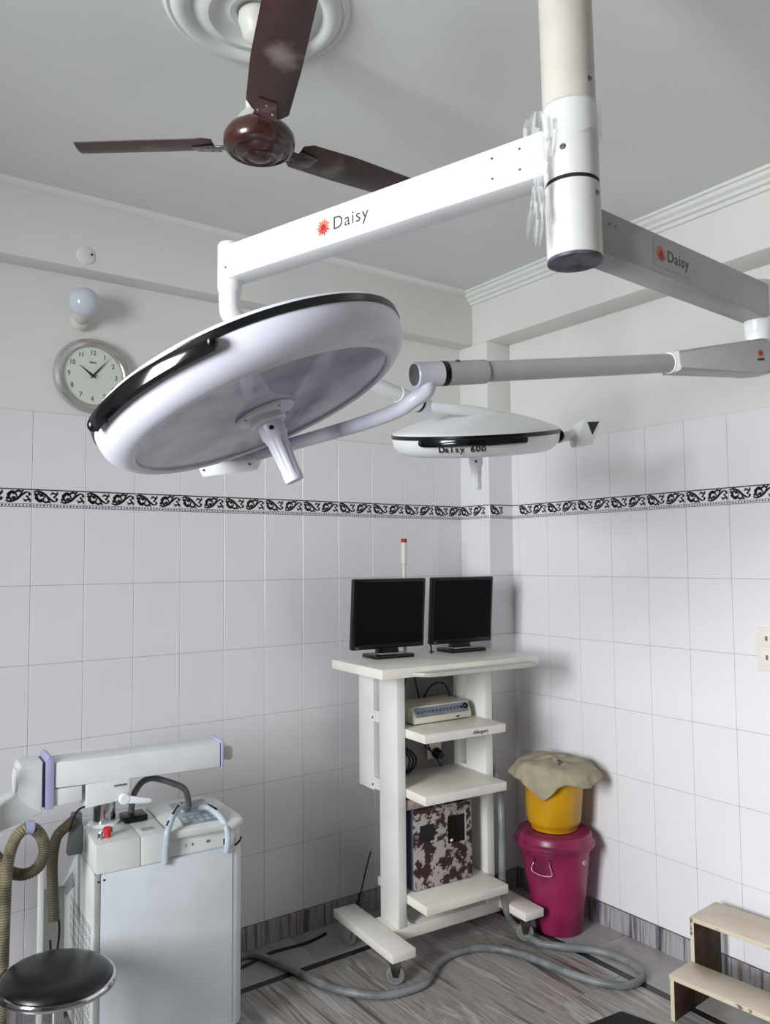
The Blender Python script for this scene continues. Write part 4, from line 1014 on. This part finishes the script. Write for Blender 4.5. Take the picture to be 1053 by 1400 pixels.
# column and arm
PVX, PVY = .074, .209
Q(B().cyl((PVX, PVY, HT+.002), (PVX, PVY, HT+.016), .062, .058, seg=48, bev=.003), 'pivot_ring', WHITEP)
Q(B().cyl((PVX, PVY, HT+.014), (PVX, PVY, .855), .040, seg=48), 'pivot_column', CHROME)
ya, yb_ = .110, .232
dz = -.020     # parts sit on the plane y = .125 rather than .02, so drop them a little
# main beam
def beam(pts, y0, y1, name, bev=.008, mt=MBEAM, parent=mc): return Q(B().prism(pts, y0, y1, axis='Y', bev=bev), name, mt, parent)
beam([(-.118, .925), (.486, .912), (.486, 1.008), (-.118, 1.018)], ya, yb_, 'upper_beam', .014)
beam([(-.010, .842), (.140, .852), (.140, .925), (-.010, .925)], ya+.002, yb_-.002, 'pivot_block', .005)
beam([(-.118, .866), (-.024, .870), (-.024, .922), (-.118, .924)], ya+.006, yb_-.006, 'lower_block', .004)
Q(B().prism([(-.144, .860), (-.122, .860), (-.117, .87), (-.117, 1.014), (-.123, 1.034), (-.135, 1.042), (-.145, 1.03)], ya-.004, yb_+.006, axis='Y', bev=.004), 'lilac_collar', LILAC)
Q(B().box(-.156, -.142, ya+.012, yb_-.01, .868, 1.020), 'collar_gap', BLUEG)
jb = beam([(-.230, .906), (-.230, 1.005), (-.221, 1.018), (-.155, 1.022), (-.155, .850)], ya-.004, yb_+.004, 'elbow_block', .007)
Q(B().cyl((-.2305, .172, .960), (-.238, .172, .960), .042, seg=32, bev=.002), 'side_cap', MBEAM, jb)
beam([(-.75, .67), (-.75, .76), (-.230, .918), (-.155, .922), (-.155, .850)], ya-.001, yb_-.001, 'long_arm', .008)
Q(B().box(.486, .496, ya-.003, yb_+.003, .906, 1.016, bev=.004), 'lilac_collar', LILAC)
Q(B().prism([(.496, .935), (.535, .930), (.546, .940), (.546, .972), (.538, .982), (.496, .988)], ya+.03, yb_-.02, axis='Y', bev=.004), 'end_bracket', DEVW)
Q(B().cyl((.118, ya-.020, .858), (.118, ya, .858), .020, seg=24, bev=.004).prism([(.118, .842), (.205, .830), (.217, .837), (.212, .846), (.118, .872)], ya-.018, ya-.004, axis='Y', bev=.004), 'lock_lever', WHITEP)
Q(B().box(.085, .130, ya+.0012, ya+.004, .902, .909), 'printed_label', GREYINK)
# corrugated suction hose, clip and cables at the left end
ch = Q(B().tube([(-.300, .02, -.06), (-.284, .02, .25), (-.280, .02, .436), (-.278, .02, .568), (-.273, .02, .720), (-.252, .02, .805), (-.213, .025, .838), (-.175, .035, .809), (-.155, .045, .749), (-.173, .055, .694), (-.218, .06, .677), (-.268, .05, .705), (-.305, .04, .760), (-.36, .03, .82), (-.39, .03, .90), (-.37, .03, 1.00), (-.335, .02, 1.05)],
        .0185, seg=16, ribs=.0042, ribamp=.07), 'corrugated_hose', HOSEK); tag(ch, 'khaki corrugated hose looped below the long arm')
Q(B().lathe([(.0195, -.013), (.0225, -.013), (.0225, .013), (.0195, .013)], M=frame((-.208, .027, .837), (1, .1, -.15)), seg=24, closed=True), 'lilac_clamp', LILAC)
Q(B().tube([(-.030, .20, .785), (-.058, .20, .765), (-.090, .20, .735), (-.103, .20, .668), (-.103, .20, .599), (-.099, .20, .52), (-.095, .20, .45)], .0185, seg=16, ribs=.0042, ribamp=.06), 'corrugated_hose', mat('dark_khaki_hose', (.34, .30, .24), .6))
Q(B().prism([(-.004, .66), (-.004, .80), (-.034, .80), (-.050, .66)], .20, .25, axis='Y', bev=.003), 'rear_bracket', mat('grey_bracket', (.45, .47, .47), .5))
Q(B().box(-.141, -.124, .23, .26, -.05, .615, bev=.002), 'upright_bar', MACHT)
Q(B().tube([(-.110, .21, .485), (-.085, .21, .475), (-.075, .21, .42), (-.078, .21, .36), (-.088, .21, .31), (-.100, .21, .33), (-.105, .21, .38)], .004, seg=8), 'cable', CABLE)
Q(B().tube([(-.010, .13, .845), (-.035, .13, .835), (-.052, .13, .80), (-.055, .16, .76)], .0035, seg=8), 'cable', CABLE)
Q(B().box(-.088, -.002, .52, .53, -.05, .44), 'rear_plate', mat('rear_plate_grey', (.50, .50, .48), .6))
for x, yy in ((.06, .05), (.48, .05), (.06, .30), (.48, .30)):
    c = Q(B().cyl((x, yy, -.030), (x, yy, .0), .014, seg=14), 'castor_mount', STEEL)
    Q(B().cyl((x-.012, yy, -.0455), (x+.012, yy, -.0455), .027, seg=24, bev=.004), 'castor_wheel', BLK, c)

# ================================================================== stool
st = thing('round_stool', 'round stool with black vinyl seat and chrome rim in front of the machine', 'stool', (-2.444, -.798, 0))
TS = Matrix.Translation((-2.444, -.798, 0)) @ Matrix.Translation((0, 0, .505)) @ Matrix.Rotation(math.radians(3), 4, Vector((.4, .9, 0))) @ Matrix.Translation((0, 0, -.505))
B().lathe([(0, .534), (.06, .533), (.11, .529), (.138, .521), (.152, .510), (.156, .500), (.154, .494), (0, .494)], M=TS, seg=64).build('seat', SEAT, st)
B().lathe([(.150, .490), (.160, .484), (.167, .488), (.168, .498), (.164, .504), (.156, .504)], M=TS, seg=72, closed=True).build('rim', CHROME, st)
B().lathe([(0, .490), (.150, .490), (.150, .494), (0, .494)], M=TS, seg=48).build('seat_pan', STEEL, st)
B().lathe([(0, .455), (.030, .455), (.036, .465), (.036, .490), (0, .490)], M=TS, seg=28).build('boss', BLK, st)
B().cyl((-2.444, -.798, .10), (-2.444, -.798, .46), .019, seg=28).build('post', CHROME, st)
B().cyl((-2.444, -.798, .09), (-2.444, -.798, .28), .024, seg=28, bev=.002).build('sleeve', CHROME, st)
for i in range(4):
    a = i*PI/2+.5; d = Vector((math.cos(a), math.sin(a), 0)); o0 = Vector((-2.444, -.798, 0))
    lg = B().tube([o0+d*.02+Vector((0, 0, .115)), o0+d*.09+Vector((0, 0, .11)), o0+d*.17+Vector((0, 0, .055)), o0+d*.20+Vector((0, 0, .020))], .0115, seg=14).build('leg', CHROME, st)
    B().cyl(o0+d*.20, o0+d*.20+Vector((0, 0, .024)), .016, .013, seg=18).build('rubber_tip', BLK, lg)
